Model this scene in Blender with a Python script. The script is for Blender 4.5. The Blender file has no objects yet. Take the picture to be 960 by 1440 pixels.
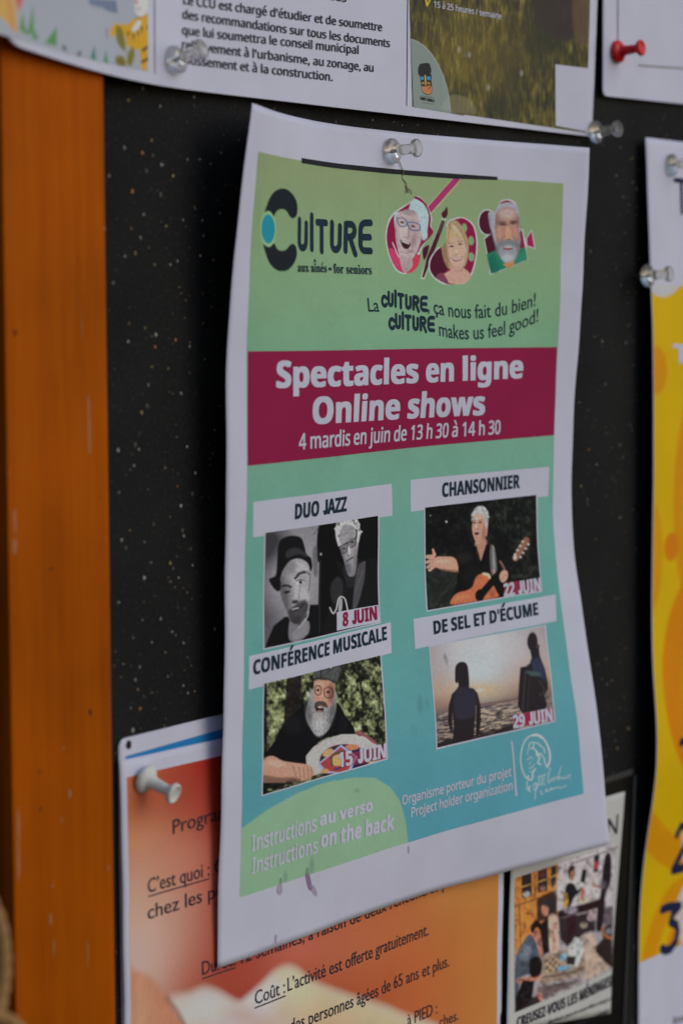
import bpy, bmesh, math, random, os
import numpy as np
from mathutils import Matrix, Vector

# ------------------------------------------------------------------ camera, world, sun, exposure
# wall coordinates in millimetres: X along the board, Z up, N out of the board.  Blender: (X, -N, Z) in metres
CAM = {'loc': [-698.841, -68.273, 495.835], 'right': [0.594417, -0.006397, 0.804131], 'up': [0.05897, 0.997623, -0.035654], 'back': [-0.801992, 0.068613, 0.593382]}
scene = bpy.context.scene
COL = scene.collection
def B(x, z, n):
    return (x * .001, -n * .001, z * .001)
def Bv(v):      # wall vector -> blender vector
    return Vector((v[0], -v[2], v[1]))
cd = bpy.data.cameras.new("camera")
cam = bpy.data.objects.new("camera", cd); COL.objects.link(cam)
rt, up, bk = Bv(CAM['right']), Bv(CAM['up']), Bv(CAM['back'])
M = Matrix(((rt.x, up.x, bk.x), (rt.y, up.y, bk.y), (rt.z, up.z, bk.z))).to_4x4()
L = CAM['loc']; M.translation = Vector(B(L[0], L[1], L[2]))
cam.matrix_world = M
cd.sensor_fit = 'VERTICAL'; cd.sensor_height = 36.0; cd.lens = 85.0
cd.clip_start = .02; cd.clip_end = 50
cd.dof.use_dof = True; cd.dof.focus_distance = .842; cd.dof.aperture_fstop = 9.0
scene.camera = cam

SUN_EL, SUN_AZ = 28.0, 16.0      # azimuth measured from the board's outward normal towards its right
world = bpy.data.worlds.new("World"); scene.world = world; world.use_nodes = True
wn = world.node_tree; bg = wn.nodes['Background']
sky = wn.nodes.new('ShaderNodeTexSky'); sky.sky_type = 'NISHITA'; sky.sun_disc = False
sky.sun_elevation = math.radians(SUN_EL)
el, az = math.radians(SUN_EL), math.radians(SUN_AZ)
sd = Vector((math.sin(az) * math.cos(el), -math.cos(az) * math.cos(el), math.sin(el)))
sky.sun_rotation = math.atan2(sd.x, sd.y)
sky.air_density = 1.0; sky.dust_density = 1.0; sky.ozone_density = 2.2
wn.links.new(sky.outputs[0], bg.inputs[0]); bg.inputs[1].default_value = .083
sl = bpy.data.lights.new("sun", 'SUN'); sun = bpy.data.objects.new("sun", sl); COL.objects.link(sun)
sl.energy = .62; sl.angle = math.radians(48); sl.color = (1, .985, .965)
sun.rotation_euler = sd.to_track_quat('Z', 'Y').to_euler()
sun.location = sd * 3
scene.view_settings.view_transform = 'Standard'
try: scene.view_settings.look = 'None'
except Exception: pass
scene.view_settings.gamma = 1.0
scene.view_settings.exposure = 0.14

# ------------------------------------------------------------------ measured data (millimetres on each sheet)
NETS = {"culture": {"net": [[[-102.36, 7.45, 20.91], [-104.38, -32.02, 15.86], [-105.07, -71.87, 12.17], [-104.84, -111.97, 11.05], [-104.36, -151.55, 9.54], [-103.74, -190.91, 8.18], [-103.2, -230.1, 5.72], [-102.76, -269.35, 3.86]], [[-51.24, 6.94, 4.28], [-51.19, -32.46, 7.01], [-51.09, -71.67, 10.16], [-50.86, -111.16, 9.25], [-50.37, -150.54, 7.67], [-49.72, -189.8, 6.91], [-49.05, -229.01, 6.73], [-48.25, -268.22, 3.89]], [[2.67, 6.8, 1.27], [2.69, -32.35, 3.82], [2.83, -71.19, 8.15], [3.06, -110.22, 5.72], [3.6, -149.34, 4.59], [4.3, -188.53, 6.47], [5.15, -227.77, 8.14], [6.16, -266.95, 4.57]], [[56.71, 7.11, 5.13], [56.61, -32.1, 6.57], [56.73, -70.89, 7.53], [57.14, -109.62, 5.89], [57.65, -148.51, 6.25], [58.15, -187.54, 9.18], [58.94, -226.64, 12.34], [60.58, -266.06, 10.85]], [[109.58, 6.86, 17.11], [109.99, -32.03, 14.45], [110.56, -70.58, 11.34], [111.12, -108.98, 8.45], [111.57, -147.71, 9.07], [111.78, -186.15, 14.94], [112.23, -224.39, 20.51], [113.59, -263.27, 23.95]]], "W": 215.9, "H": 279.4}, "top": {"net": [[[-203.5, 113.4, 9.5], [-203.5, 81.4, 10.5], [-203.5, 49.4, 11.5], [-203.5, 17.4, 12.5]], [[-146.92, 108.17, 6.5], [-146.92, 76.17, 7.0], [-146.92, 44.17, 7.5], [-146.92, 12.17, 8.0]], [[-90.33, 107.82, 3.6], [-90.33, 75.82, 3.9], [-90.33, 43.82, 4.2], [-90.33, 11.82, 4.5]], [[-33.75, 108.03, 4.1], [-33.75, 76.03, 4.4], [-33.75, 44.03, 4.7], [-33.75, 12.03, 5.0]], [[22.83, 108.58, 4.0], [22.83, 76.58, 4.0], [22.83, 44.58, 4.0], [22.83, 12.58, 4.0]], [[79.42, 109.13, 4.5], [79.42, 77.13, 4.0], [79.42, 45.13, 3.5], [79.42, 13.13, 3.0]], [[136.0, 109.6, 6.7], [136.0, 77.6, 5.3], [136.0, 45.6, 3.9], [136.0, 13.6, 2.5]]], "W": 339.5, "H": 96}, "orange": {"net": [[[-146.65, -195.37, 1.8], [-146.18, -251.37, 2.04], [-145.51, -307.4, 1.59], [-144.67, -363.34, 1.65], [-143.81, -419.24, 1.6], [-142.93, -475.12, 1.61]], [[-92.83, -195.06, 1.94], [-92.22, -250.91, 2.2], [-91.51, -306.72, 1.97], [-90.7, -362.55, 1.66], [-89.83, -418.41, 1.61], [-88.96, -474.28, 1.6]], [[-39.11, -194.25, 1.77], [-38.26, -250.15, 2.23], [-37.5, -305.96, 2.17], [-36.7, -361.72, 1.66], [-35.86, -417.58, 1.62], [-34.98, -473.45, 1.6]], [[14.8, -193.22, 1.74], [15.71, -248.98, 1.52], [16.43, -304.83, 1.54], [17.21, -360.83, 1.71], [18.1, -416.71, 1.62], [19.0, -472.58, 1.6]], [[68.79, -192.27, 1.82], [69.72, -248.19, 2.92], [70.33, -304.12, 1.63], [71.09, -359.96, 1.37], [72.08, -415.83, 1.73], [72.97, -471.71, 1.63]]], "W": 215.9, "H": 279.4}, "back": {"net": [[[-146.0, -189.01, 0.9], [-146.0, -329.01, 0.9], [-146.0, -469.01, 0.9]], [[-72.67, -187.04, 0.9], [-72.67, -327.04, 0.9], [-72.67, -467.04, 0.9]], [[0.67, -188.37, 0.9], [0.67, -328.37, 0.9], [0.67, -468.37, 0.9]], [[74.0, -196.9, 0.9], [74.0, -336.9, 0.9], [74.0, -476.9, 0.9]]], "W": 220, "H": 280}, "news": {"net": [[[76.92, -250.64, 3.0], [74.31, -276.4, 3.0], [72.71, -303.74, 3.0], [71.61, -331.23, 3.0]], [[114.61, -250.34, 6.25], [112.35, -278.09, 5.5], [111.45, -307.36, 4.25], [111.08, -336.8, 3.5]], [[152.3, -250.04, 8.5], [150.38, -279.78, 7.0], [150.18, -310.98, 4.5], [150.54, -342.37, 3.0]]], "W": 75.58590063780231, "H": 80.76640368899726}, "yellow": {"net": [[[176.0, 15.85, 4.06], [176.0, -27.15, 5.87], [176.0, -70.15, 7.7], [176.0, -113.15, 8.05], [176.0, -156.15, 7.62], [176.0, -199.15, 7.98], [176.0, -242.15, 9.75], [176.0, -285.15, 3.71], [176.0, -328.15, 1.5], [176.0, -371.15, 1.5]], [[231.8, 16.25, 3.42], [231.8, -26.75, 4.77], [231.8, -69.75, 6.15], [231.8, -112.75, 6.41], [231.8, -155.75, 6.09], [231.8, -198.75, 6.36], [231.8, -241.75, 7.69], [231.8, -284.75, 3.16], [231.8, -327.75, 1.5], [231.8, -370.75, 1.5]], [[287.6, 16.65, 2.78], [287.6, -26.35, 3.68], [287.6, -69.35, 4.6], [287.6, -112.35, 4.77], [287.6, -155.35, 4.56], [287.6, -198.35, 4.74], [287.6, -241.35, 5.63], [287.6, -284.35, 2.61], [287.6, -327.35, 1.5], [287.6, -370.35, 1.5]], [[343.4, 17.05, 2.52], [343.4, -25.95, 3.25], [343.4, -68.95, 3.98], [343.4, -111.95, 4.12], [343.4, -154.95, 3.95], [343.4, -197.95, 4.09], [343.4, -240.95, 4.8], [343.4, -283.95, 2.38], [343.4, -326.95, 1.5], [343.4, -369.95, 1.5]], [[399.2, 17.45, 2.52], [399.2, -25.55, 3.25], [399.2, -68.55, 3.98], [399.2, -111.55, 4.12], [399.2, -154.55, 3.95], [399.2, -197.55, 4.09], [399.2, -240.55, 4.8], [399.2, -283.55, 2.38], [399.2, -326.55, 1.5], [399.2, -369.55, 1.5]], [[455.0, 17.85, 2.52], [455.0, -25.15, 3.25], [455.0, -68.15, 3.98], [455.0, -111.15, 4.12], [455.0, -154.15, 3.95], [455.0, -197.15, 4.09], [455.0, -240.15, 4.8], [455.0, -283.15, 2.38], [455.0, -326.15, 1.5], [455.0, -369.15, 1.5]]], "W": 279, "H": 387}, "redsheet": {"net": [[[143.5, 110.0, 3.0], [143.5, 30.2, 3.0]], [[260.0, 112.0, 2.0], [260.0, 33.5, 2.0]]], "W": 116.5, "H": 79.8}}
QUADS = {"panel": ["culture", [[10.33, 14.21], [202.65, 14.47], [203.37, 256.69], [10.32, 257.75]], [[363, 213], [792, 258], [819, 1116], [337, 1262]]], "bar": ["culture", [[46.25, 13.37], [166.89, 13.48], [166.82, 15.35], [46.07, 15.16]], [[423, 222], [700, 248.5], [700, 255.5], [423, 229.5]]], "band": ["culture", [[10.91, 77.84], [202.32, 78.42], [202.83, 113.56], [10.55, 114.39]], [[349, 494], [783, 488], [778, 612], [347, 655]]], "faces": ["culture", [[98.22, 16.32], [188.81, 14.27], [189.19, 52.51], [91.55, 56.28]], [[20, 30], [905, 60], [905, 620], [20, 660]]], "logo_mark": ["culture", [[13.87, 24.87], [43.66, 23.5], [40.87, 51.82], [16.55, 52.52]], [[30, 60], [320, 75], [320, 710], [30, 710]]], "box": ["culture", [[13.68, 126.28], [97.67, 126.19], [98.61, 137.69], [14.21, 137.93]], [[65, 200], [915, 88], [918, 283], [68, 418]]], "ph1b": ["culture", [[20.23, 136.57], [89.92, 136.79], [90.64, 175.6], [20.48, 175.88]], [[137, 383], [838, 280], [851, 944], [130, 1108]]], "ph1": ["culture", [[20.95, 137.01], [89.06, 137.01], [89.84, 175.15], [21.19, 175.43]], [[145, 390], [830, 285], [843, 938], [138, 1098]]], "tag1": ["culture", [[63.14, 168.28], [89.35, 168.9], [89.84, 175.15], [63.12, 174.77]], [[582, 876], [835, 832], [843, 938], [582, 990]]], "boxb": ["culture", [[110.08, 125.7], [199.84, 125.94], [199.45, 137.56], [111.22, 137.39]], [[65, 140], [843, 65], [840, 230], [70, 319]]], "ph2b": ["culture", [[119.74, 136.15], [191.89, 136.35], [191.66, 174.72], [119.42, 174.9]], [[145, 290], [777, 220], [806, 768], [157, 882]]], "ph2": ["culture", [[120.42, 136.53], [191.04, 136.58], [191.06, 174.17], [120.23, 174.4]], [[151, 295], [770, 224], [800, 761], [164, 873]]], "boxc": ["culture", [[12.98, 177.0], [97.23, 176.08], [96.8, 187.09], [12.67, 188.12]], [[45, 230], [915, 22], [920, 210], [40, 436]]], "ph3b": ["culture", [[20.61, 186.47], [89.93, 186.87], [90.79, 224.57], [20.02, 225.23]], [[130, 385], [852, 222], [895, 863], [116, 1090]]], "ph3": ["culture", [[21.16, 187.26], [89.21, 186.95], [90.06, 224.09], [20.78, 224.81]], [[136, 398], [845, 225], [887, 857], [125, 1080]]], "boxd": ["culture", [[111.59, 176.65], [200.26, 176.72], [199.0, 187.15], [111.17, 187.58]], [[44, 150], [778, 22], [784, 160], [50, 306]]], "ph4b": ["culture", [[119.61, 187.5], [191.98, 187.86], [190.85, 225.89], [119.21, 225.63]], [[121, 290], [728, 180], [776, 682], [157, 828]]], "ph4": ["culture", [[120.29, 187.79], [191.2, 188.15], [190.23, 225.41], [119.96, 225.03]], [[127, 293], [722, 185], [770, 677], [163, 818]]], "emblem": ["culture", [[168.41, 225.94], [201.11, 228.31], [200.87, 255.23], [167.55, 254.72]], [[180, 60], [800, -20], [860, 740], [200, 900]]], "rule": ["culture", [[163.51, 229.11], [164.29, 229.23], [166.37, 250.88], [165.34, 250.77]], [[95, 175], [110, 175], [176, 795], [156, 797]]], "stain": ["culture", [[26.64, 254.58], [56.51, 254.75], [57.48, 267.94], [27.22, 267.27]], [[382, 1235], [460, 1211], [460, 1262], [382, 1286]]], "stainb": ["culture", [[22.85, 269.75], [38.01, 270.18], [38.57, 278.83], [23.25, 278.21]], [[370, 1300], [410, 1288], [410, 1322], [370, 1334]]], "divider": ["top", [[209.93, 48.3], [210.46, 48.25], [208.97, 92.64], [208.52, 92.67]], [[572.6, -30], [573.8, -30], [571.8, 149], [570.8, 149]]], "dividera": ["top", [[71.89, 66.03], [72.32, 65.97], [71.36, 92.75], [71.0, 92.79]], [[216.8, -20], [218, -20], [218, 104], [217, 104]]], "grass": ["top", [[210.85, 48.41], [333.91, 35.33], [334.56, 94.74], [212.39, 92.72]], [[16, -100], [890, -100], [868, 640], [32, 515]]], "crest_panel": ["top", [[211.42, 68.34], [247.09, 65.2], [246.54, 93.65], [213.08, 92.73]], [[78, 20], [1000, 20], [985, 1350], [130, 1205]]], "whitebox": ["top", [[310.07, 70.08], [334.71, 69.73], [335.98, 94.26], [311.44, 93.39]], [[720, 310], [880, 330], [877, 635], [722, 606]]], "kids": ["top", [[-5.31, 84.16], [68.61, 69.16], [67.75, 92.41], [-5.93, 94.36]], [[-60, -30], [832, -30], [832, 402], [-60, 175]]], "orange_print": ["orange", [[2.9, 5.6], [212.6, 5.6], [212.6, 262], [2.9, 262]], None], "ul1": ["orange", [[11.82, 44.47], [41.61, 44.38], [41.59, 44.84], [11.81, 44.92]], [[208.5, 1260], [294, 1234.5], [294, 1236.5], [208.5, 1262]]], "ul2": ["orange", [[36.89, 76.2], [54.23, 76.46], [54.22, 76.93], [36.88, 76.67]], [[283, 1375], [331, 1359.5], [331, 1361.5], [283, 1377]]], "ul3": ["orange", [[63.72, 92.31], [80.32, 92.0], [80.31, 92.49], [63.71, 92.79]], [[357.5, 1416.5], [401, 1399], [401, 1401], [357.5, 1418.5]]], "blue": ["back", [[3.0, 5.72], [132.25, 3.18], [132.21, 7.21], [2.93, 9.33]], [[176.5, 1063.7], [520, 976], [520, 992], [176.5, 1080]]], "news_photo": ["news", [[2.63, 23.04], [71.03, 18.62], [76.09, 64.68], [4.92, 74.23]], [[45, 345], [795, 82], [778, 1025], [42, 1355]]], "redline": ["news", [[26.47, 18.36], [36.83, 18.12], [36.9, 18.74], [26.56, 19.2]], [[325, 192], [440, 160], [440, 172], [325, 208]]], "newsrule": ["news", [[38.56, 22.41], [73.38, 20.12], [73.44, 20.53], [38.61, 22.82]], [[800, 1215], [868, 1190], [868, 1191.5], [800, 1216.5]]], "yellow_print": ["yellow", [[0.6, 60], [279, 60], [279, 343], [0.6, 343]], None], "rs_v": ["redsheet", [[11.26, 35.57], [12.12, 35.49], [12.21, 66.53], [11.35, 66.59]], [[867, -20], [868.5, -20], [868.5, 90], [867, 90]]], "rs_h": ["redsheet", [[28.26, 65.81], [83.26, 64.13], [83.26, 64.74], [28.26, 66.38]], [[896, 91], [985, 97], [985, 99], [896, 93]]]}
TEXTS = [('culture', 'Spectacles en ligne', 26.4, 89.77, 180.64, 90.08, 0.4, 8.57, 'white', 'B', 'lettering', 0.2), ('culture', 'Online shows', 47.18, 102.46, 155.84, 103.6, 0.0, 8.82, 'white', 'B', 'lettering', 0.2), ('culture', '4 mardis en juin de 13 h 30 à 14 h 30', 39.21, 110.62, 167.01, 111.4, 0.0, 5.21, 'white', 'I', 'lettering', 0.2), ('culture', 'La', 81.81, 64.64, 88.9, 64.76, 0.0, 4.76, 'navy', 'R', 'lettering', 0.2), ('culture', ', ça nous fait du bien!', 119.67, 64.59, 187.59, 62.18, 3.6, 5.21, 'navy', 'R', 'lettering', 0.2), ('culture', 'makes us feel good!', 125.92, 73.47, 189.56, 68.27, 3.65, 5.24, 'navy', 'R', 'lettering', 0.2), ('culture', 'aux aînés', 39.99, 51.57, 58.79, 51.34, 0.0, 2.97, 'navy', 'S', 'lettering', 0.2), ('culture', '•', 59.87, 51.56, 62.12, 51.59, 0.0, 2.93, 'navy', 'R', 'lettering', 0.2), ('culture', 'for seniors', 63.27, 51.49, 86.57, 51.56, 0.0, 3.19, 'navy', 'S', 'lettering', 0.2), ('culture', 'DUO JAZZ', 37.43, 133.79, 68.2, 133.54, 0.0, 5.02, 'navy', 'B', 'lettering', 0.2), ('culture', 'CHANSONNIER', 131.06, 133.39, 180.45, 133.09, 0.0, 5.17, 'navy', 'B', 'lettering', 0.2), ('culture', 'CONFÉRENCE MUSICALE', 15.24, 183.52, 93.99, 181.94, 0.0, 4.75, 'navy', 'B', 'lettering', 0.2), ('culture', 'DE SEL ET D’ÉCUME', 123.23, 183.59, 187.72, 183.39, 0.0, 4.8, 'navy', 'B', 'lettering', 0.2), ('culture', '8 JUIN', 66.92, 173.79, 88.24, 173.94, 0.0, 4.73, 'burgundy', 'B', 'lettering', 0.2), ('culture', '22 JUIN', 167.35, 174.18, 190.61, 174.05, 0.0, 4.87, 'white', 'B', 'lettering', 0.24), ('culture', '15 JUIN', 62.51, 222.61, 89.55, 223.65, 0.0, 4.97, 'white', 'B', 'lettering', 0.24), ('culture', '29 JUIN', 165.4, 224.51, 189.19, 225.15, 0.0, 4.83, 'white', 'B', 'lettering', 0.24), ('culture', 'Instructions', 15.57, 243.09, 49.73, 242.57, 0.0, 5.36, 'white', 'I', 'lettering', 0.2), ('culture', 'au verso', 51.64, 241.18, 81.26, 241.46, 0.0, 4.26, 'white', 'B2', 'lettering', 0.2), ('culture', 'Instructions', 15.85, 250.9, 50.4, 250.48, 0.0, 5.37, 'white', 'I', 'lettering', 0.2), ('culture', 'on the back', 52.29, 249.09, 94.03, 250.64, 0.0, 5.57, 'white', 'B2', 'lettering', 0.2), ('culture', 'Organisme porteur du projet', 98.64, 242.58, 162.9, 242.47, 0.0, 3.41, 'white', 'I', 'lettering', 0.2), ('culture', 'Project holder organization', 103.85, 248.0, 163.54, 247.94, 0.0, 3.46, 'white', 'I', 'lettering', 0.2), ('top', 'ancrées', 150.89, 60.36, 172.78, 60.18, 0.0, 2.92, 'ink', 'N', 'lettering', 0.2), ('top', 'Le CCU est chargé d’étudier et de soumettre', 86.81, 69.7, 193.53, 68.05, 0.0, 2.74, 'ink', 'N', 'lettering', 0.2), ('top', 'des recommandations sur tous les documents', 86.11, 74.25, 198.22, 73.13, 0.0, 2.74, 'ink', 'N', 'lettering', 0.2), ('top', 'que lui soumettra le conseil municipal', 85.77, 79.1, 179.36, 77.03, 0.0, 2.74, 'ink', 'N', 'lettering', 0.2), ('top', 'relativement à l’urbanisme, au zonage, au', 85.62, 83.59, 188.09, 82.36, 0.0, 2.74, 'ink', 'N', 'lettering', 0.2), ('top', 'lotissement et à la construction.', 85.47, 88.08, 164.55, 87.32, 0.0, 2.74, 'ink', 'N', 'lettering', 0.2), ('top', '15 à 25 heures / semaine', 226.59, 56.55, 271.47, 56.59, 0.0, 2.13, 'white', 'N', 'lettering', 0.3), ('top', 'SAINT-CAMILLE', 217.32, 89.85, 226.36, 90.25, 0.0, 1.0, 'ink', 'B', 'lettering', 0.34), ('orange', 'Programme', 24.14, 27.01, 62.73, 25.73, 0.0, 4.53, 'ink', 'G', 'lettering', 0.2), ('orange', 'C’est quoi :', 11.68, 43.54, 41.63, 43.56, 0.0, 4.49, 'ink', 'G', 'lettering', 0.2), ('orange', 'Chez nous', 44.15, 43.58, 81.25, 42.95, 0.0, 4.65, 'ink', 'G', 'lettering', 0.2), ('orange', 'chez les personnes', 11.62, 51.89, 75.17, 51.22, 0.0, 4.5, 'ink', 'G', 'lettering', 0.2), ('orange', 'Durée:', 36.91, 75.27, 54.25, 75.86, 0.0, 4.42, 'ink', 'G', 'lettering', 0.2), ('orange', '12 semaines; à raison de deux rencontres par', 57.19, 76.04, 184.49, 75.32, 0.55, 4.51, 'ink', 'G', 'lettering', 0.2), ('orange', 'Coût :', 63.93, 91.52, 79.94, 91.17, 0.0, 4.56, 'ink', 'G', 'lettering', 0.2), ('orange', 'L’activité est offerte gratuitement.', 81.5, 91.05, 166.66, 90.82, 0.0, 4.64, 'ink', 'G', 'lettering', 0.2), ('orange', 'Pour des personnes âgées de 65 ans et plus.', 68.93, 105.59, 180.06, 105.54, 0.0, 4.6, 'ink', 'G', 'lettering', 0.2), ('orange', 'à PIED :', 152.27, 121.13, 171.75, 121.24, 0.0, 4.43, 'ink', 'G', 'lettering', 0.2), ('orange', 'ches.', 173.03, 126.9, 185.89, 127.13, 0.0, 3.98, 'ink', 'G', 'lettering', 0.2), ('news', 'CREUSEZ-VOUS LES MÉNINGES!', 6.6, 80.02, 75.5, 70.74, 0.0, 3.78, 'ink', 'B', 'lettering', 0.2), ('news', 'N', 64.25, 16.07, 71.79, 15.18, 0.0, 7.36, 'ink', 'R', 'lettering', 0.2), ('news', 'O', 54.99, 16.73, 62.65, 15.86, 0.0, 7.41, 'ink', 'R', 'lettering', 0.2), ('news', 'plusieurs jeux et casse-têtes conçus et', 28.11, 80.62, 76.98, 75.74, 0.0, 1.33, 'ink', 'N', 'lettering', 0.2), ('news', 'réalisés par une équipe', 43.72, 83.81, 73.83, 80.11, 0.0, 1.32, 'ink', 'N', 'lettering', 0.2), ('yellow', 'THÉ', 23.26, 30.12, 63.76, 30.29, 0.0, 14.78, 'navy2', 'G', 'lettering', 0.2), ('yellow', 'T', 17.95, 92.17, 32.27, 92.71, 0.0, 7.68, 'white', 'B', 'lettering', 0.2), ('yellow', 'Inscription', 29.84, 376.01, 72.15, 379.73, 0.0, 2.8, 'ink', 'N', 'lettering', 0.2)]
STAINS = [([[30.12, 257.53], [32.0, 257.67], [32.52, 260.51], [31.06, 261.43], [29.48, 259.86]], 0), ([[44.53, 256.81], [46.47, 256.96], [48.28, 261.12], [48.83, 263.51], [46.81, 262.57], [45.47, 259.76]], 1), ([[47.53, 261.71], [49.5, 261.88], [51.67, 264.88], [51.37, 266.08], [49.29, 264.62]], 0), ([[30.79, 255.69], [31.91, 255.68], [32.0, 257.67], [30.88, 257.69]], 2), ([[44.81, 254.86], [45.97, 254.85], [46.47, 256.96], [44.92, 256.89]], 2), ([[29.13, 275.13], [30.27, 275.15], [30.43, 277.92], [29.3, 278.15]], 0), ([[102.6, 258.64], [103.45, 258.8], [103.7, 261.25], [102.85, 261.09]], 0)]
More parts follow.
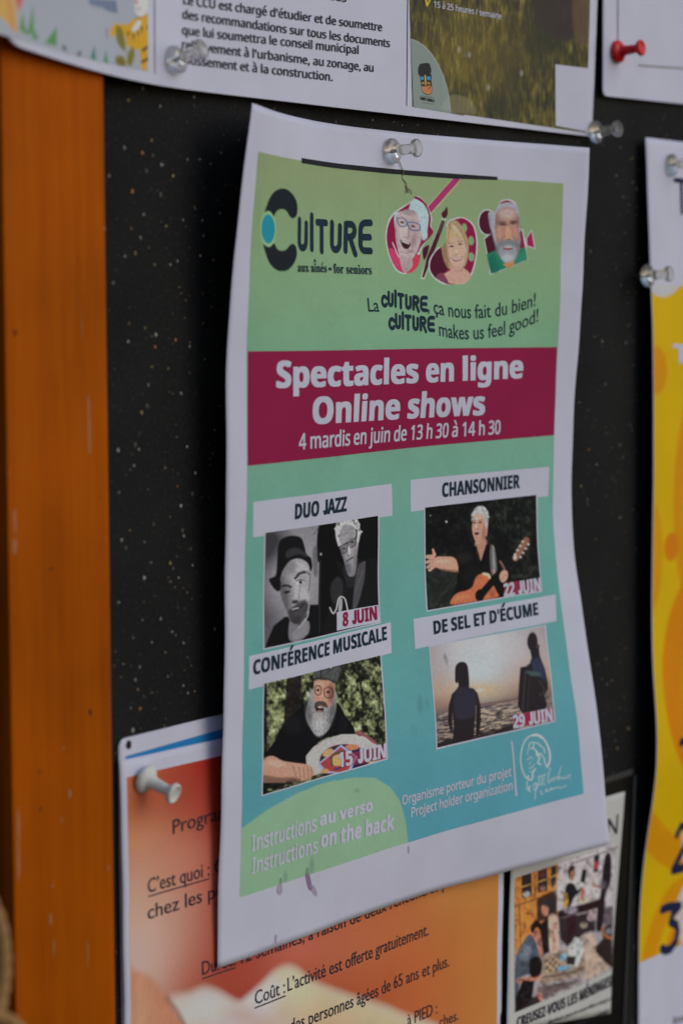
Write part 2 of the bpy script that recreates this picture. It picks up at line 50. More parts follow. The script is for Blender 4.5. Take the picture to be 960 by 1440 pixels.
STROKES = [('logo', [[42.72, 34.33], [42.04, 41.11], [42.02, 41.98], [42.17, 42.45], [42.45, 42.86], [42.83, 43.19], [43.3, 43.41], [43.82, 43.52], [44.38, 43.5], [44.94, 43.35], [45.46, 43.09], [45.92, 42.73], [46.29, 42.29], [46.55, 41.8], [46.68, 41.28], [47.52, 35.3]], 1.21), ('logo', [[51.76, 32.36], [50.18, 43.57]], 1.21), ('logo', [[55.28, 34.44], [61.1, 34.36]], 1.21), ('logo', [[58.09, 34.81], [56.57, 44.07]], 1.21), ('logo', [[64.99, 34.29], [63.85, 40.73], [63.75, 41.67], [63.87, 42.2], [64.12, 42.66], [64.51, 43.03], [64.99, 43.28], [65.55, 43.4], [66.16, 43.39], [66.77, 43.23], [67.36, 42.94], [67.88, 42.55], [68.32, 42.06], [68.64, 41.51], [68.82, 40.93], [69.87, 35.23]], 1.21), ('logo', [[73.74, 34.3], [72.01, 43.46]], 1.21), ('logo', [[74.09, 34.28], [76.5, 34.19], [77.26, 34.25], [77.92, 34.49], [78.44, 34.89], [78.76, 35.41], [78.87, 36.01], [78.75, 36.65], [78.42, 37.27], [77.9, 37.83], [77.23, 38.26], [76.47, 38.55], [75.68, 38.67], [73.6, 38.83]], 1.21), ('logo', [[75.63, 38.95], [76.46, 41.24], [77.73, 44.56]], 1.21), ('logo', [[89.29, 33.25], [85.51, 33.38], [84.01, 33.93], [83.47, 34.37], [83.03, 34.91], [82.7, 35.52], [82.51, 36.16], [81.66, 40.62], [81.61, 41.37], [81.76, 42.06], [82.1, 42.62], [82.59, 43.03], [83.22, 43.25], [87.44, 43.23]], 1.21), ('logo', [[83.34, 38.51], [87.98, 38.37]], 1.21), ('word', [[95.0, 59.97], [94.54, 59.94], [94.27, 59.61], [93.9, 59.38], [93.47, 59.28], [93.0, 59.32], [92.54, 59.49], [92.13, 59.78], [91.8, 60.17], [91.57, 60.62], [91.47, 61.1], [91.51, 61.56], [91.67, 61.98], [91.96, 62.31], [92.33, 62.53], [92.77, 62.62], [93.24, 62.57], [93.69, 62.39], [94.1, 62.09]], 0.72), ('word', [[96.4, 57.83], [95.71, 61.1], [95.65, 61.52], [95.71, 61.76], [95.82, 61.97], [96.0, 62.15], [96.22, 62.28], [96.48, 62.35], [96.75, 62.37], [97.04, 62.33], [97.31, 62.23], [97.55, 62.07], [97.75, 61.88], [97.89, 61.65], [97.98, 61.41], [98.62, 58.54]], 0.72), ('word', [[100.76, 57.33], [99.65, 62.68]], 0.72), ('word', [[102.39, 58.51], [105.26, 58.76]], 0.72), ('word', [[103.76, 58.83], [102.88, 63.22]], 0.72), ('word', [[107.21, 58.91], [106.6, 61.95], [106.55, 62.4], [106.61, 62.66], [106.75, 62.9], [106.95, 63.09], [107.2, 63.23], [107.49, 63.32], [107.81, 63.34], [108.12, 63.29], [108.42, 63.18], [108.69, 63.01], [108.91, 62.8], [109.07, 62.55], [109.16, 62.28], [109.68, 59.6]], 0.72), ('word', [[111.67, 59.34], [110.86, 63.64]], 0.72), ('word', [[111.85, 59.35], [113.1, 59.42], [113.5, 59.48], [113.84, 59.63], [114.11, 59.84], [114.28, 60.11], [114.35, 60.4], [114.29, 60.7], [114.12, 60.98], [113.85, 61.22], [113.51, 61.4], [113.11, 61.5], [112.7, 61.52], [111.62, 61.5]], 0.72), ('word', [[112.68, 61.65], [113.15, 62.78], [113.9, 64.42]], 0.72), ('word', [[119.85, 59.58], [117.83, 59.46], [117.04, 59.65], [116.76, 59.84], [116.53, 60.07], [116.36, 60.34], [116.26, 60.64], [115.89, 62.72], [115.88, 63.08], [115.97, 63.41], [116.17, 63.69], [116.45, 63.91], [116.79, 64.04], [119.05, 64.22]], 0.72), ('word', [[116.73, 61.8], [119.21, 61.94]], 0.72), ('word', [[97.94, 67.98], [97.48, 67.97], [97.19, 67.64], [96.81, 67.42], [96.36, 67.33], [95.89, 67.38], [95.44, 67.57], [95.04, 67.87], [94.72, 68.26], [94.51, 68.72], [94.43, 69.2], [94.49, 69.66], [94.67, 70.07], [94.97, 70.39], [95.36, 70.6], [95.81, 70.68], [96.28, 70.62], [96.73, 70.43], [97.12, 70.12]], 0.72), ('word', [[99.28, 65.82], [98.71, 69.09], [98.67, 69.51], [98.74, 69.74], [98.86, 69.95], [99.05, 70.12], [99.28, 70.25], [99.55, 70.31], [99.83, 70.32], [100.11, 70.27], [100.38, 70.16], [100.62, 70.01], [100.81, 69.81], [100.95, 69.58], [101.02, 69.33], [101.55, 66.46]], 0.72), ('word', [[103.68, 65.2], [102.78, 70.55]], 0.72), ('word', [[105.38, 66.33], [108.3, 66.49]], 0.72), ('word', [[106.78, 66.61], [106.09, 71.01]], 0.72), ('word', [[110.29, 66.59], [109.81, 69.64], [109.78, 70.08], [109.86, 70.34], [110.01, 70.57], [110.22, 70.76], [110.49, 70.9], [110.79, 70.97], [111.11, 70.98], [111.43, 70.93], [111.73, 70.81], [111.99, 70.63], [112.21, 70.41], [112.36, 70.16], [112.43, 69.89], [112.84, 67.21]], 0.72), ('word', [[114.86, 66.89], [114.23, 71.2]], 0.72), ('word', [[115.05, 66.89], [116.32, 66.93], [116.73, 66.98], [117.09, 67.12], [117.37, 67.32], [117.56, 67.58], [117.64, 67.87], [117.59, 68.17], [117.43, 68.45], [117.17, 68.7], [116.83, 68.89], [116.43, 69.0], [116.01, 69.03], [114.9, 69.04]], 0.72), ('word', [[115.99, 69.16], [116.53, 70.28], [117.38, 71.89]], 0.72), ('word', [[123.22, 66.89], [121.16, 66.84], [120.36, 67.05], [120.08, 67.24], [119.85, 67.48], [119.69, 67.76], [119.6, 68.05], [119.32, 70.14], [119.33, 70.49], [119.44, 70.82], [119.66, 71.1], [119.95, 71.31], [120.3, 71.43], [122.62, 71.54]], 0.72), ('word', [[120.14, 69.19], [122.67, 69.27]], 0.72), ('num', [[19.58, 324.04], [24.64, 323.97], [34.99, 325.54]], 2.0), ('num', [[34.15, 325.88], [29.14, 328.06], [27.58, 331.1]], 2.0), ('num', [[27.58, 331.1], [32.79, 333.43], [33.75, 336.57], [32.13, 340.44], [27.92, 342.73], [23.35, 342.58], [20.29, 341.09]], 2.0), ('num', [[27.79, 292.89], [29.94, 289.9], [34.78, 290.17], [37.96, 293.45], [35.98, 299.88], [27.17, 308.37]], 2.0), ('num', [[27.17, 308.37], [33.28, 308.85], [41.12, 308.89]], 2.0), ('num', [[22.53, 252.15], [32.62, 251.2], [32.26, 269.27]], 2.0)]
PINS = [[[-0.84, -0.39, 1.82], [-0.007, 0.053, 0.999], 'clear', 'clear plastic push pin at the top centre of the green culture poster', 1.0], [[-122.42, 19.95, 6.26], [-0.015, 0.223, 0.975], 'clear', 'clear push pin through the printed paragraph of the wide top sheet', 1.0], [[137.06, 15.39, 2.88], [-0.084, 0.057, 0.995], 'clear', 'clear push pin at the lower right corner of the wide top sheet', 1.0], [[196.22, 5.75, 4.5], [0.06, 0.055, 0.997], 'clear', 'clear push pin on the white top of the yellow poster', 1.0], [[171.38, -40.66, 6.81], [-0.065, 0.051, 0.997], 'clear', 'clear push pin at the left edge of the yellow poster', 1.0], [[153.74, 48.38, 3.21], [0.016, 0.07, 0.997], 'red', 'glossy red push pin in the white sheet at the upper right', 1.0], [[-136.12, -202.25, 2.2], [0.14, -0.348, 0.927], 'white', 'opaque white push pin at the top corner of the orange flyer', 1.05]]
SPECKS = [[-130.1, 11.2, 1.09, 0], [-105.5, 10.5, 0.87, 0], [-126.2, -4.4, 0.98, 1], [-130.5, -8.5, 1.41, 2], [-121.7, -11.6, 1.19, 0], [-116.2, -14.9, 1.3, 1], [-135.5, -20.6, 1.63, 2], [-109.1, -9.3, 0.87, 0], [-103.1, -8.9, 0.76, 0], [-97.7, -10.0, 0.65, 0], [-130.3, -27.4, 0.87, 0], [-111.6, -28.4, 0.87, 0], [-102.1, -28.2, 0.76, 0], [-93.2, -25.5, 0.87, 0], [-119.7, -30.6, 0.87, 1], [-132.0, -34.5, 0.87, 0], [-136.1, -31.9, 0.76, 1], [-134.4, -39.5, 1.09, 1], [-139.3, -40.5, 0.98, 0], [-118.0, -42.5, 0.87, 0], [-114.6, -41.4, 0.87, 0], [-125.5, -42.8, 0.76, 1], [-103.3, -39.4, 0.87, 0], [-96.8, -40.6, 0.76, 0], [-113.8, -49.5, 0.54, 1], [-110.8, -53.6, 0.65, 1], [-102.3, -51.5, 0.54, 1], [-144.8, -48.7, 0.87, 0], [-137.8, -61.0, 0.76, 1], [-111.4, -59.2, 0.54, 1], [-102.3, -60.9, 0.65, 1], [-125.3, -64.5, 1.19, 0], [-138.3, -66.6, 1.09, 0], [-115.8, -66.2, 1.3, 2], [-125.6, -68.3, 1.09, 2], [-109.0, -68.2, 0.87, 0], [-127.3, -74.4, 0.87, 1], [-101.6, -72.2, 0.65, 0], [-119.6, -75.1, 0.76, 1], [-113.5, -83.0, 0.98, 0], [-132.4, -88.6, 1.3, 1], [-136.7, 7.1, 0.98, 1], [-122.0, 6.4, 0.98, 0], [-146.0, -16.4, 0.98, 0], [-148.2, -32.3, 0.87, 0], [-138.9, -7.5, 1.09, 0], [-92.3, -6.2, 0.65, 0], [-129.1, -80.0, 0.87, 0], [-130.3, -62.4, 0.76, 1], [-143.6, -99.8, 1.41, 0], [-133.9, -99.9, 0.98, 0], [-110.8, -100.0, 0.98, 0], [-97.1, -95.0, 0.76, 0], [-98.1, -102.7, 0.98, 2], [-99.4, -104.2, 0.76, 2], [-136.3, -104.9, 0.87, 0], [-121.6, -106.2, 0.76, 1], [-106.9, -108.5, 0.87, 0], [-115.7, -112.3, 0.87, 2], [-114.1, -118.6, 1.09, 0], [-112.9, -128.3, 1.09, 0], [-128.9, -135.5, 0.76, 0], [-119.6, -136.4, 1.19, 1], [-118.3, -138.2, 0.65, 0], [-132.1, -140.1, 1.41, 0], [-115.6, -141.4, 0.87, 0], [-108.8, -137.9, 0.76, 0], [-142.4, -127.6, 0.98, 0], [-138.6, -124.8, 0.87, 1], [-144.1, -146.6, 0.87, 0], [-124.5, -153.6, 0.98, 0], [-119.1, -158.2, 0.98, 0], [-128.9, -160.6, 0.87, 0], [-113.6, -162.4, 0.87, 0], [-122.6, -164.5, 0.65, 1], [-98.0, -159.5, 1.3, 1], [-142.3, -166.0, 0.76, 0], [-134.8, -167.8, 0.87, 0], [-136.9, -171.5, 0.98, 0], [-135.8, -174.7, 0.87, 1], [-114.0, -176.0, 0.87, 0], [-111.8, -178.7, 0.98, 0], [-108.4, -178.5, 0.65, 1], [-134.8, -180.8, 1.3, 2], [-138.4, -187.2, 1.41, 0], [-119.3, -142.3, 0.54, 1], [-117.6, -144.2, 0.54, 1], [-113.6, -144.8, 0.43, 1], [-111.5, -146.5, 0.65, 1], [-110.0, -170.1, 0.54, 1], [-120.7, -140.8, 0.54, 1], [171.9, 7.1, 1.02, 1], [172.6, -2.2, 0.9, 0], [175.8, -4.9, 0.9, 0], [159.4, -0.3, 0.9, 0], [148.3, -67.3, 1.02, 0], [167.4, -67.8, 0.9, 0], [137.9, -110.4, 1.13, 2], [162.5, -109.5, 0.9, 0], [165.0, -114.6, 0.79, 0], [144.0, -116.6, 0.9, 0], [131.9, -124.7, 1.35, 1], [130.3, -91.3, 0.68, 0], [162.5, 11.2, 0.68, 0], [177.7, 2.7, 0.79, 1], [8.8, 9.5, 0.64, 0], [31.4, 7.8, 0.64, 2], [-9.2, 6.2, 0.41, 0], [162.7, -139.2, 0.87, 0], [169.9, -227.2, 1.22, 1], [160.8, -234.2, 1.22, 1], [159.0, -172.5, 0.69, 1], [152.7, -206.8, 0.87, 1], [155.9, -205.5, 0.69, 1]]
MARKS = [[-163.2, -86.6, 0.67, 3.9, 0], [-163.1, -94.5, 0.83, 7.8, 0], [-195.1, -118.0, 0.83, 4.39, 0], [-195.5, -125.4, 1.33, 2.2, 0], [-195.6, -207.9, 0.83, 5.85, 0], [-195.8, -217.3, 0.67, 7.32, 0], [-173.7, -201.0, 0.83, 1.46, 0], [-176.1, -187.2, 0.67, 0.49, 0], [-177.2, -208.3, 0.67, 1.46, 1], [-181.6, -227.4, 0.67, 0.49, 0], [-182.7, -237.0, 0.83, 2.2, 0], [-181.4, -246.1, 0.83, 3.41, 1], [-166.8, -250.6, 0.67, 4.39, 1], [-157.1, -226.5, 0.5, 1.22, 0], [-164.4, -177.6, 1.33, 0.98, 2], [-193.8, -64.0, 1.33, 1.46, 2], [-186.6, -192.4, 1.0, 0.49, 2], [-180.5, -133.2, 1.33, 0.49, 2], [-186.2, -203.7, 0.83, 0.73, 2], [-165.5, -61.9, 0.5, 5.37, 1], [-158.7, -113.6, 0.5, 0.37, 2], [-157.1, -159.8, 0.5, 0.49, 2], [-197.7, -104.5, 1.0, 0.49, 1]]
ROPE = [[[-262.0, -204.2, 55.0], [-260.0, -209.7, 58.0], [-258.5, -216.2, 60.0], [-257.2, -224.9, 60.0], [-257.9, -233.1, 60.0], [-261.2, -241.6, 60.0], [-263.0, -249.5, 55.0]], [[-268.7, -236.6, 62.0], [-263.1, -238.7, 64.0], [-257.0, -242.9, 64.0], [-244.9, -254.0, 60.0]]]
THREAD = [[109.74, 10.29], [110.45, 12.28], [112.01, 14.24], [111.0, 16.33], [112.57, 18.04], [112.83, 20.07], [113.98, 21.55]]
TWIGS = [[[112.46, 19.32], [115.3, 20.99], [115.64, 22.0]], [[112.83, 20.07], [112.24, 21.88]]]
YP = {'a': [14.41, 64.16], 'c1': [4.51, 94.87], 'big': [47.43, 150.36], 'dot': [16.84, 169.01], 'b2': [-11.17, 129.28], 'sw1': [19.07, 299.55], 'foot': [-3.94, 358.83], 'c1a': [26.36, 266.78], 'c2a': [36.53, 307.47], 'c3a': [39.05, 342.29], 'whitebot': [1.37, 62.79], 'r1': [28.35, 203.43]}

# ------------------------------------------------------------------ helpers
random.seed(4)
rng = np.random.default_rng(7)
def s2l(c):
    c = np.asarray(c, float) / 255.
    return np.where(c <= .04045, c / 12.92, ((c + .055) / 1.055) ** 2.4)
PAPER_SEEN = s2l((176, 175, 190)); PAPER = np.array((.69, .69, .815))
def A(c):      # colour as it looks next to the white paper -> reflectance
    return np.clip(s2l(c) / PAPER_SEEN * PAPER, .0008, .85)

def thing(name, label, cat, group=None, loc=(0, 0, 0)):
    o = bpy.data.objects.new(name, None); COL.objects.link(o)
    o.location = B(*loc); o.empty_display_size = .01
    o['label'] = label; o['category'] = cat
    if group: o['group'] = group
    return o
def link(name, me, parent=None, mat=None, label=None, kind=None):
    o = bpy.data.objects.new(name, me); COL.objects.link(o)
    if mat is not None and not me.materials: me.materials.append(mat)
    if parent is not None:
        o.parent = parent
        o.matrix_parent_inverse = Matrix.Translation(-Vector(parent.location)) if parent.type == 'EMPTY' else Matrix.Identity(4)
    if label: o['label'] = label
    if kind: o['kind'] = kind
    return o

# value noise
def vnoise(x, y, seed=0):
    xi = np.floor(x).astype(np.int64); yi = np.floor(y).astype(np.int64); fx = x - xi; fy = y - yi
    fx = fx * fx * (3 - 2 * fx); fy = fy * fy * (3 - 2 * fy)
    def h(a, b):
        n = (a * 374761393 + b * 668265263 + seed * 1274126177) & 0xffffffff
        n = ((n ^ (n >> 13)) * 1274126177) & 0xffffffff
        return ((n ^ (n >> 16)) & 0xffff) / 65535.
    return (h(xi, yi) * (1 - fx) + h(xi + 1, yi) * fx) * (1 - fy) + (h(xi, yi + 1) * (1 - fx) + h(xi + 1, yi + 1) * fx) * fy
def fbm(x, y, oc=4, seed=0):
    t = 0; a = .5; s = 0
    for i in range(oc):
        t = t + a * vnoise(x, y, seed + i); s += a; a *= .55; x = x * 2.03 + 17; y = y * 2.03 + 5
    return t / s

# natural cubic spline basis
def basis(n, t):
    t = np.asarray(t, float) * (n - 1)
    a = np.eye(n); b = np.zeros((n, n))
    for i in range(1, n - 1):
        a[i, i-1] = 1; a[i, i] = 4; a[i, i+1] = 1; b[i, i-1] = 6; b[i, i] = -12; b[i, i+1] = 6
    m = np.linalg.solve(a, b)
    i = np.clip(np.floor(t).astype(int), 0, n - 2); f = t - i
    o = np.zeros((len(t), n)); r = np.arange(len(t))
    o[r, i] += 1 - f; o[r, i+1] += f
    o += ((1-f)**3 - (1-f))[:, None] / 6 * m[i] + (f**3 - f)[:, None] / 6 * m[i+1]
    return o
class Sheet:
    def __init__(s, name, wob=.10):
        d = NETS[name]; s.net = np.array(d['net'], float); s.W = d['W']; s.H = d['H']; s.wob = wob; s.seed = len(name)
    def raw(s, u, v):
        p = np.einsum('ki,kj,ijc->kc', basis(s.net.shape[0], u / s.W), basis(s.net.shape[1], v / s.H), s.net)
        k = s.seed
        p[:, 2] += s.wob * (np.sin(u / 7.3 + v / 23 + k) + .7 * np.sin(v / 9.1 - u / 31 + 2 * k) + .5 * np.sin((u + v) / 5.2 + k))
        p[:, 2] += s.wob * 3.5 * (fbm(u / 30 + 50, v / 34 + 50, 2, k) - .5)
        return p
    def pos(s, u, v, off=0.):
        u = np.asarray(u, float).ravel(); v = np.asarray(v, float).ravel()
        p = s.raw(u, v); e = .3
        n = np.cross(s.raw(u + e, v) - s.raw(u - e, v), s.raw(u, v + e) - s.raw(u, v - e))
        n /= np.linalg.norm(n, axis=1)[:, None]
        n *= np.sign(n[:, 2])[:, None]
        p = p + n * off
        return np.stack([p[:, 0], -p[:, 2], p[:, 1]], 1) * .001
    def norm(s, u, v):
        e = .3; u = np.array([float(u)]); v = np.array([float(v)])
        n = np.cross(s.raw(u + e, v) - s.raw(u - e, v), s.raw(u, v + e) - s.raw(u, v - e))[0]
        n /= np.linalg.norm(n); return n * np.sign(n[2])

def grid_me(name, co, nu, nv, col=None, flip=False):
    """co (nu*nv,3) index i*nv+j"""
    me = bpy.data.meshes.new(name)
    i, j = np.meshgrid(np.arange(nu - 1), np.arange(nv - 1), indexing='ij'); i = i.ravel(); j = j.ravel()
    a = i * nv + j; q = np.stack([a, a + 1, a + nv + 1, a + nv], 1)
    me.vertices.add(len(co)); me.vertices.foreach_set('co', np.asarray(co, np.float32).ravel())
    me.loops.add(q.size); me.polygons.add(len(q))
    me.polygons.foreach_set('loop_start', np.arange(len(q), dtype=np.int32) * 4)
    me.loops.foreach_set('vertex_index', q.ravel().astype(np.int32))
    me.update(calc_edges=True)
    if col is not None:
        at = me.color_attributes.new('Col', 'FLOAT_COLOR', 'POINT')
        c4 = np.ones((len(co), 4), np.float32); c4[:, :3] = col; at.data.foreach_set('color', c4.ravel())
    me.polygons.foreach_set('use_smooth', np.ones(len(q), bool))
    return me

def paper(name, sh, parent, mat, step=2.4, radius=0., thick=.12, corners=(1, 1, 1, 1)):
    """full sheet with back and rim; optional rounded corners"""
    nu = int(sh.W / step) + 2; nv = int(sh.H / step) + 2
    def dist(n, Lm):
        t = np.linspace(0, Lm, n)
        if radius:
            e = radius * (1 - np.cos(np.linspace(0, math.pi / 2, 9)))
            t = np.unique(np.concatenate([e, Lm - e, t[(t > radius) & (t < Lm - radius)]]).round(4))
        return t
    V = dist(nv, sh.H); S = np.linspace(0, 1, nu); nv = len(V)
    U = np.zeros((nu, nv)); VV = np.tile(V, (nu, 1))
    for j, v in enumerate(V):
        a, b = 0., sh.W
        if radius:
            dt = v; db = sh.H - v
            if dt < radius:
                k = radius - math.sqrt(max(0, radius**2 - (radius - dt)**2))
                if corners[0]: a = k
                if corners[1]: b = sh.W - k
            if db < radius:
                k = radius - math.sqrt(max(0, radius**2 - (radius - db)**2))
                if corners[3]: a = k
                if corners[2]: b = sh.W - k
        U[:, j] = a + (b - a) * S
    f = sh.pos(U, VV, 0); bkk = sh.pos(U, VV, -thick)
    co = np.concatenate([f, bkk]); n = nu * nv
    i, j = np.meshgrid(np.arange(nu - 1), np.arange(nv - 1), indexing='ij'); a = (i * nv + j).ravel()
    F = np.stack([a, a + 1, a + nv + 1, a + nv], 1)
    K = F[:, ::-1] + n
    ring = [(0, j) for j in range(nv)] + [(i, nv-1) for i in range(1, nu)] + [(nu-1, j) for j in range(nv-2, -1, -1)] + [(i, 0) for i in range(nu-2, 0, -1)]
    rg = np.array([a * nv + b for a, b in ring]); rn = np.roll(rg, -1)
    Rm = np.stack([rg, rg + n, rn + n, rn], 1)
    q = np.concatenate([F, K, Rm])
    me = bpy.data.meshes.new(name)
    me.vertices.add(len(co)); me.vertices.foreach_set('co', co.astype(np.float32).ravel())
    me.loops.add(q.size); me.polygons.add(len(q))
    me.polygons.foreach_set('loop_start', np.arange(len(q), dtype=np.int32) * 4)
    me.loops.foreach_set('vertex_index', q.ravel().astype(np.int32))
    sm = np.ones(len(q), bool); sm[len(F) * 2:] = False
    me.update(calc_edges=True)
    me.polygons.foreach_set('use_smooth', sm)
    # keep front and back shading apart
    ob = link(name, me, parent, mat)
    return ob

class Paint:
    """flat print laid down shape by shape on the points of a grid"""
    def __init__(s, X, Y, U, V):
        s.X = X; s.Y = Y; s.U = U; s.V = V; s.C = np.zeros((len(X), 3))
    def fill(s, c): s.C[:] = A(c)
    def mix(s, m, c):
        c = A(c) if not isinstance(c, np.ndarray) else c
        s.C = s.C * (1 - m[:, None]) + c * m[:, None]
    def sdf(s, pts, closed=True):
        pts = np.asarray(pts, float); x, y = s.X, s.Y
        d = np.full(len(x), 1e18); ins = np.zeros(len(x), bool)
        nxt = np.roll(pts, -1, 0) if closed else pts[1:]
        for (ax, ay), (bx, by) in zip(pts if closed else pts[:-1], nxt):
            ex, ey = bx - ax, by - ay; L2 = ex * ex + ey * ey + 1e-9
            t = np.clip(((x - ax) * ex + (y - ay) * ey) / L2, 0, 1)
            d = np.minimum(d, (x - ax - ex * t)**2 + (y - ay - ey * t)**2)
            if closed:
                c = ((ay > y) != (by > y)); 
                with np.errstate(divide='ignore', invalid='ignore'):
                    xi = ax + (y - ay) * ex / (ey if abs(ey) > 1e-9 else 1e-9)
                ins ^= c & (x < xi)
        d = np.sqrt(d)
        return np.where(ins, -d, d) if closed else d
    @staticmethod
    def smooth(pts, closed=True, k=5):
        pts = [np.array(p, float) for p in pts]; n = len(pts); out = []
        rngi = range(n) if closed else range(n - 1)
        for i in rngi:
            if closed: p0, p1, p2, p3 = pts[i-1], pts[i], pts[(i+1) % n], pts[(i+2) % n]
            else: p0, p1, p2, p3 = pts[max(i-1, 0)], pts[i], pts[i+1], pts[min(i+2, n-1)]
            for t in np.linspace(0, 1, k, endpoint=False):
                out.append(.5 * (2*p1 + (p2-p0)*t + (2*p0-5*p1+4*p2-p3)*t*t + (3*p1-p0-3*p2+p3)*t**3))
        if not closed: out.append(pts[-1])
        return out
    def poly(s, pts, c, blur=3., a=1., sm=True, mask=None):
        if sm: pts = s.smooth(pts)
        m = np.clip(.5 - s.sdf(pts) / blur, 0, 1) * a
        if mask is not None: m = m * mask
        s.mix(m, c); return m
    def line(s, pts, w, c, blur=3., a=1., sm=True, mask=None):
        if sm and len(pts) > 2: pts = s.smooth(pts, False)
        m = np.clip(.5 - (s.sdf(pts, False) - w / 2.) / blur, 0, 1) * a
        if mask is not None: m = m * mask
        s.mix(m, c)
    def ell(s, cx, cy, rx, ry, c, rot=0., blur=3., a=1., mask=None):
        r = math.radians(rot); dx = s.X - cx; dy = s.Y - cy
        u = (dx * math.cos(r) + dy * math.sin(r)) / rx; v = (-dx * math.sin(r) + dy * math.cos(r)) / ry
        k = np.sqrt(u*u + v*v); m = np.clip(.5 - (k - 1) * min(rx, ry) / blur, 0, 1) * a
        if mask is not None: m = m * mask
        s.mix(m, c); return m
    def speck(s, sc, amp, seed=1, sy=1.):
        s.C *= (1 + amp * (fbm(s.X / sc, s.Y / sc * sy, 3, seed) - .5) * 2)[:, None]

PUNCH = {'ph1': .14, 'ph2': .25, 'ph3': .28, 'ph4': .0, 'news_photo': .35}   # print contrast of each picture
def bilin(q, s, t):
    q = np.asarray(q, float)
    return (q[0] * ((1-s)*(1-t))[:, None] + q[1] * (s*(1-t))[:, None] + q[2] * (s*t)[:, None] + q[3] * ((1-s)*t)[:, None])
def patch(qname, name, parent, off, mat, art=None, cell=.5, sub=None, nmax=420, label=None, color=None):
    sn, uv, dr = QUADS[qname]; sh = SHEETS[sn]; uv = np.array(uv)
    lu = max(np.linalg.norm(uv[1]-uv[0]), np.linalg.norm(uv[2]-uv[3])); lv = max(np.linalg.norm(uv[3]-uv[0]), np.linalg.norm(uv[2]-uv[1]))
    if art is None: cell = 1.6
    nu = int(min(nmax, max(2, lu / cell + 1))) + 1; nv = int(min(nmax, max(2, lv / cell + 1))) + 1
    S, T = np.meshgrid(np.linspace(0, 1, nu), np.linspace(0, 1, nv), indexing='ij'); S = S.ravel(); T = T.ravel()
    P = bilin(uv, S, T); col = None
    if art is not None:
        D = bilin(dr if dr is not None else uv, S, T)
        p = Paint(D[:, 0], D[:, 1], P[:, 0], P[:, 1]); art(p)
        if qname in PUNCH: k_ = PUNCH[qname]; l_ = (p.C * np.array((.3, .59, .11))).sum(1)[:, None] + 1e-4; p.C = p.C * np.clip(l_ / .28, .02, 1.6) ** k_
        col = np.clip(p.C, .0008, .9)
    me = grid_me(name, sh.pos(P[:, 0], P[:, 1], off), nu, nv, col)
    return link(name, me, parent, mat, label)

# ------------------------------------------------------------------ materials
def new_mat(name):
    m = bpy.data.materials.new(name); m.use_nodes = True
    return m, m.node_tree.nodes, m.node_tree.links, m.node_tree.nodes['Principled BSDF']
def ink(name, rgb=None, rough=.65, spec=.12, grain=.07, bump=.05):
    """paper or ink: vertex colour or plain colour, fine print grain, faint fibre relief"""
    m, N, K, b = new_mat(name)
    if rgb is None:
        c = N.new('ShaderNodeVertexColor'); c.layer_name = 'Col'; src = c.outputs[0]
    else:
        c = N.new('ShaderNodeRGB'); c.outputs[0].default_value = (*rgb, 1); src = c.outputs[0]
    tc = N.new('ShaderNodeTexCoord')
    n1 = N.new('ShaderNodeTexNoise'); n1.inputs['Scale'].default_value = 2600; n1.inputs['Detail'].default_value = 2
    n2 = N.new('ShaderNodeTexNoise'); n2.inputs['Scale'].default_value = 45; n2.inputs['Detail'].default_value = 3
    K.new(tc.outputs['Object'], n1.inputs[0]); K.new(tc.outputs['Object'], n2.inputs[0])
    r1 = N.new('ShaderNodeMapRange'); r1.inputs['From Min'].default_value = .25; r1.inputs['From Max'].default_value = .75
    r1.inputs['To Min'].default_value = 1 - grain; r1.inputs['To Max'].default_value = 1 + grain
    K.new(n1.outputs['Fac'], r1.inputs[0])
    r2 = N.new('ShaderNodeMapRange'); r2.inputs['From Min'].default_value = .3; r2.inputs['From Max'].default_value = .7
    r2.inputs['To Min'].default_value = .96; r2.inputs['To Max'].default_value = 1.03
    K.new(n2.outputs['Fac'], r2.inputs[0])
    mu = N.new('ShaderNodeMath'); mu.operation = 'MULTIPLY'; K.new(r1.outputs[0], mu.inputs[0]); K.new(r2.outputs[0], mu.inputs[1])
    mx = N.new('ShaderNodeVectorMath'); mx.operation = 'SCALE'; K.new(src, mx.inputs[0]); K.new(mu.outputs[0], mx.inputs['Scale'])
    K.new(mx.outputs[0], b.inputs['Base Color'])
    b.inputs['Roughness'].default_value = rough; b.inputs['Specular IOR Level'].default_value = spec
    bp = N.new('ShaderNodeBump'); bp.inputs['Strength'].default_value = bump; bp.inputs['Distance'].default_value = .0002
    K.new(n1.outputs['Fac'], bp.inputs['Height']); K.new(bp.outputs[0], b.inputs['Normal'])
    return m
M_PRINT = ink('printed_colour')
M_PRINT_GLOSS = ink('laminated_print', rough=.38, spec=.25, grain=.06)
M_PAPER = ink('white_paper', tuple(PAPER), grain=.04)
M_LAM = ink('laminated_white', tuple(PAPER), rough=.35, spec=.25, grain=.035)
M_NEWS = ink('newsprint', tuple(A((172, 170, 166))), rough=.7, spec=.15)
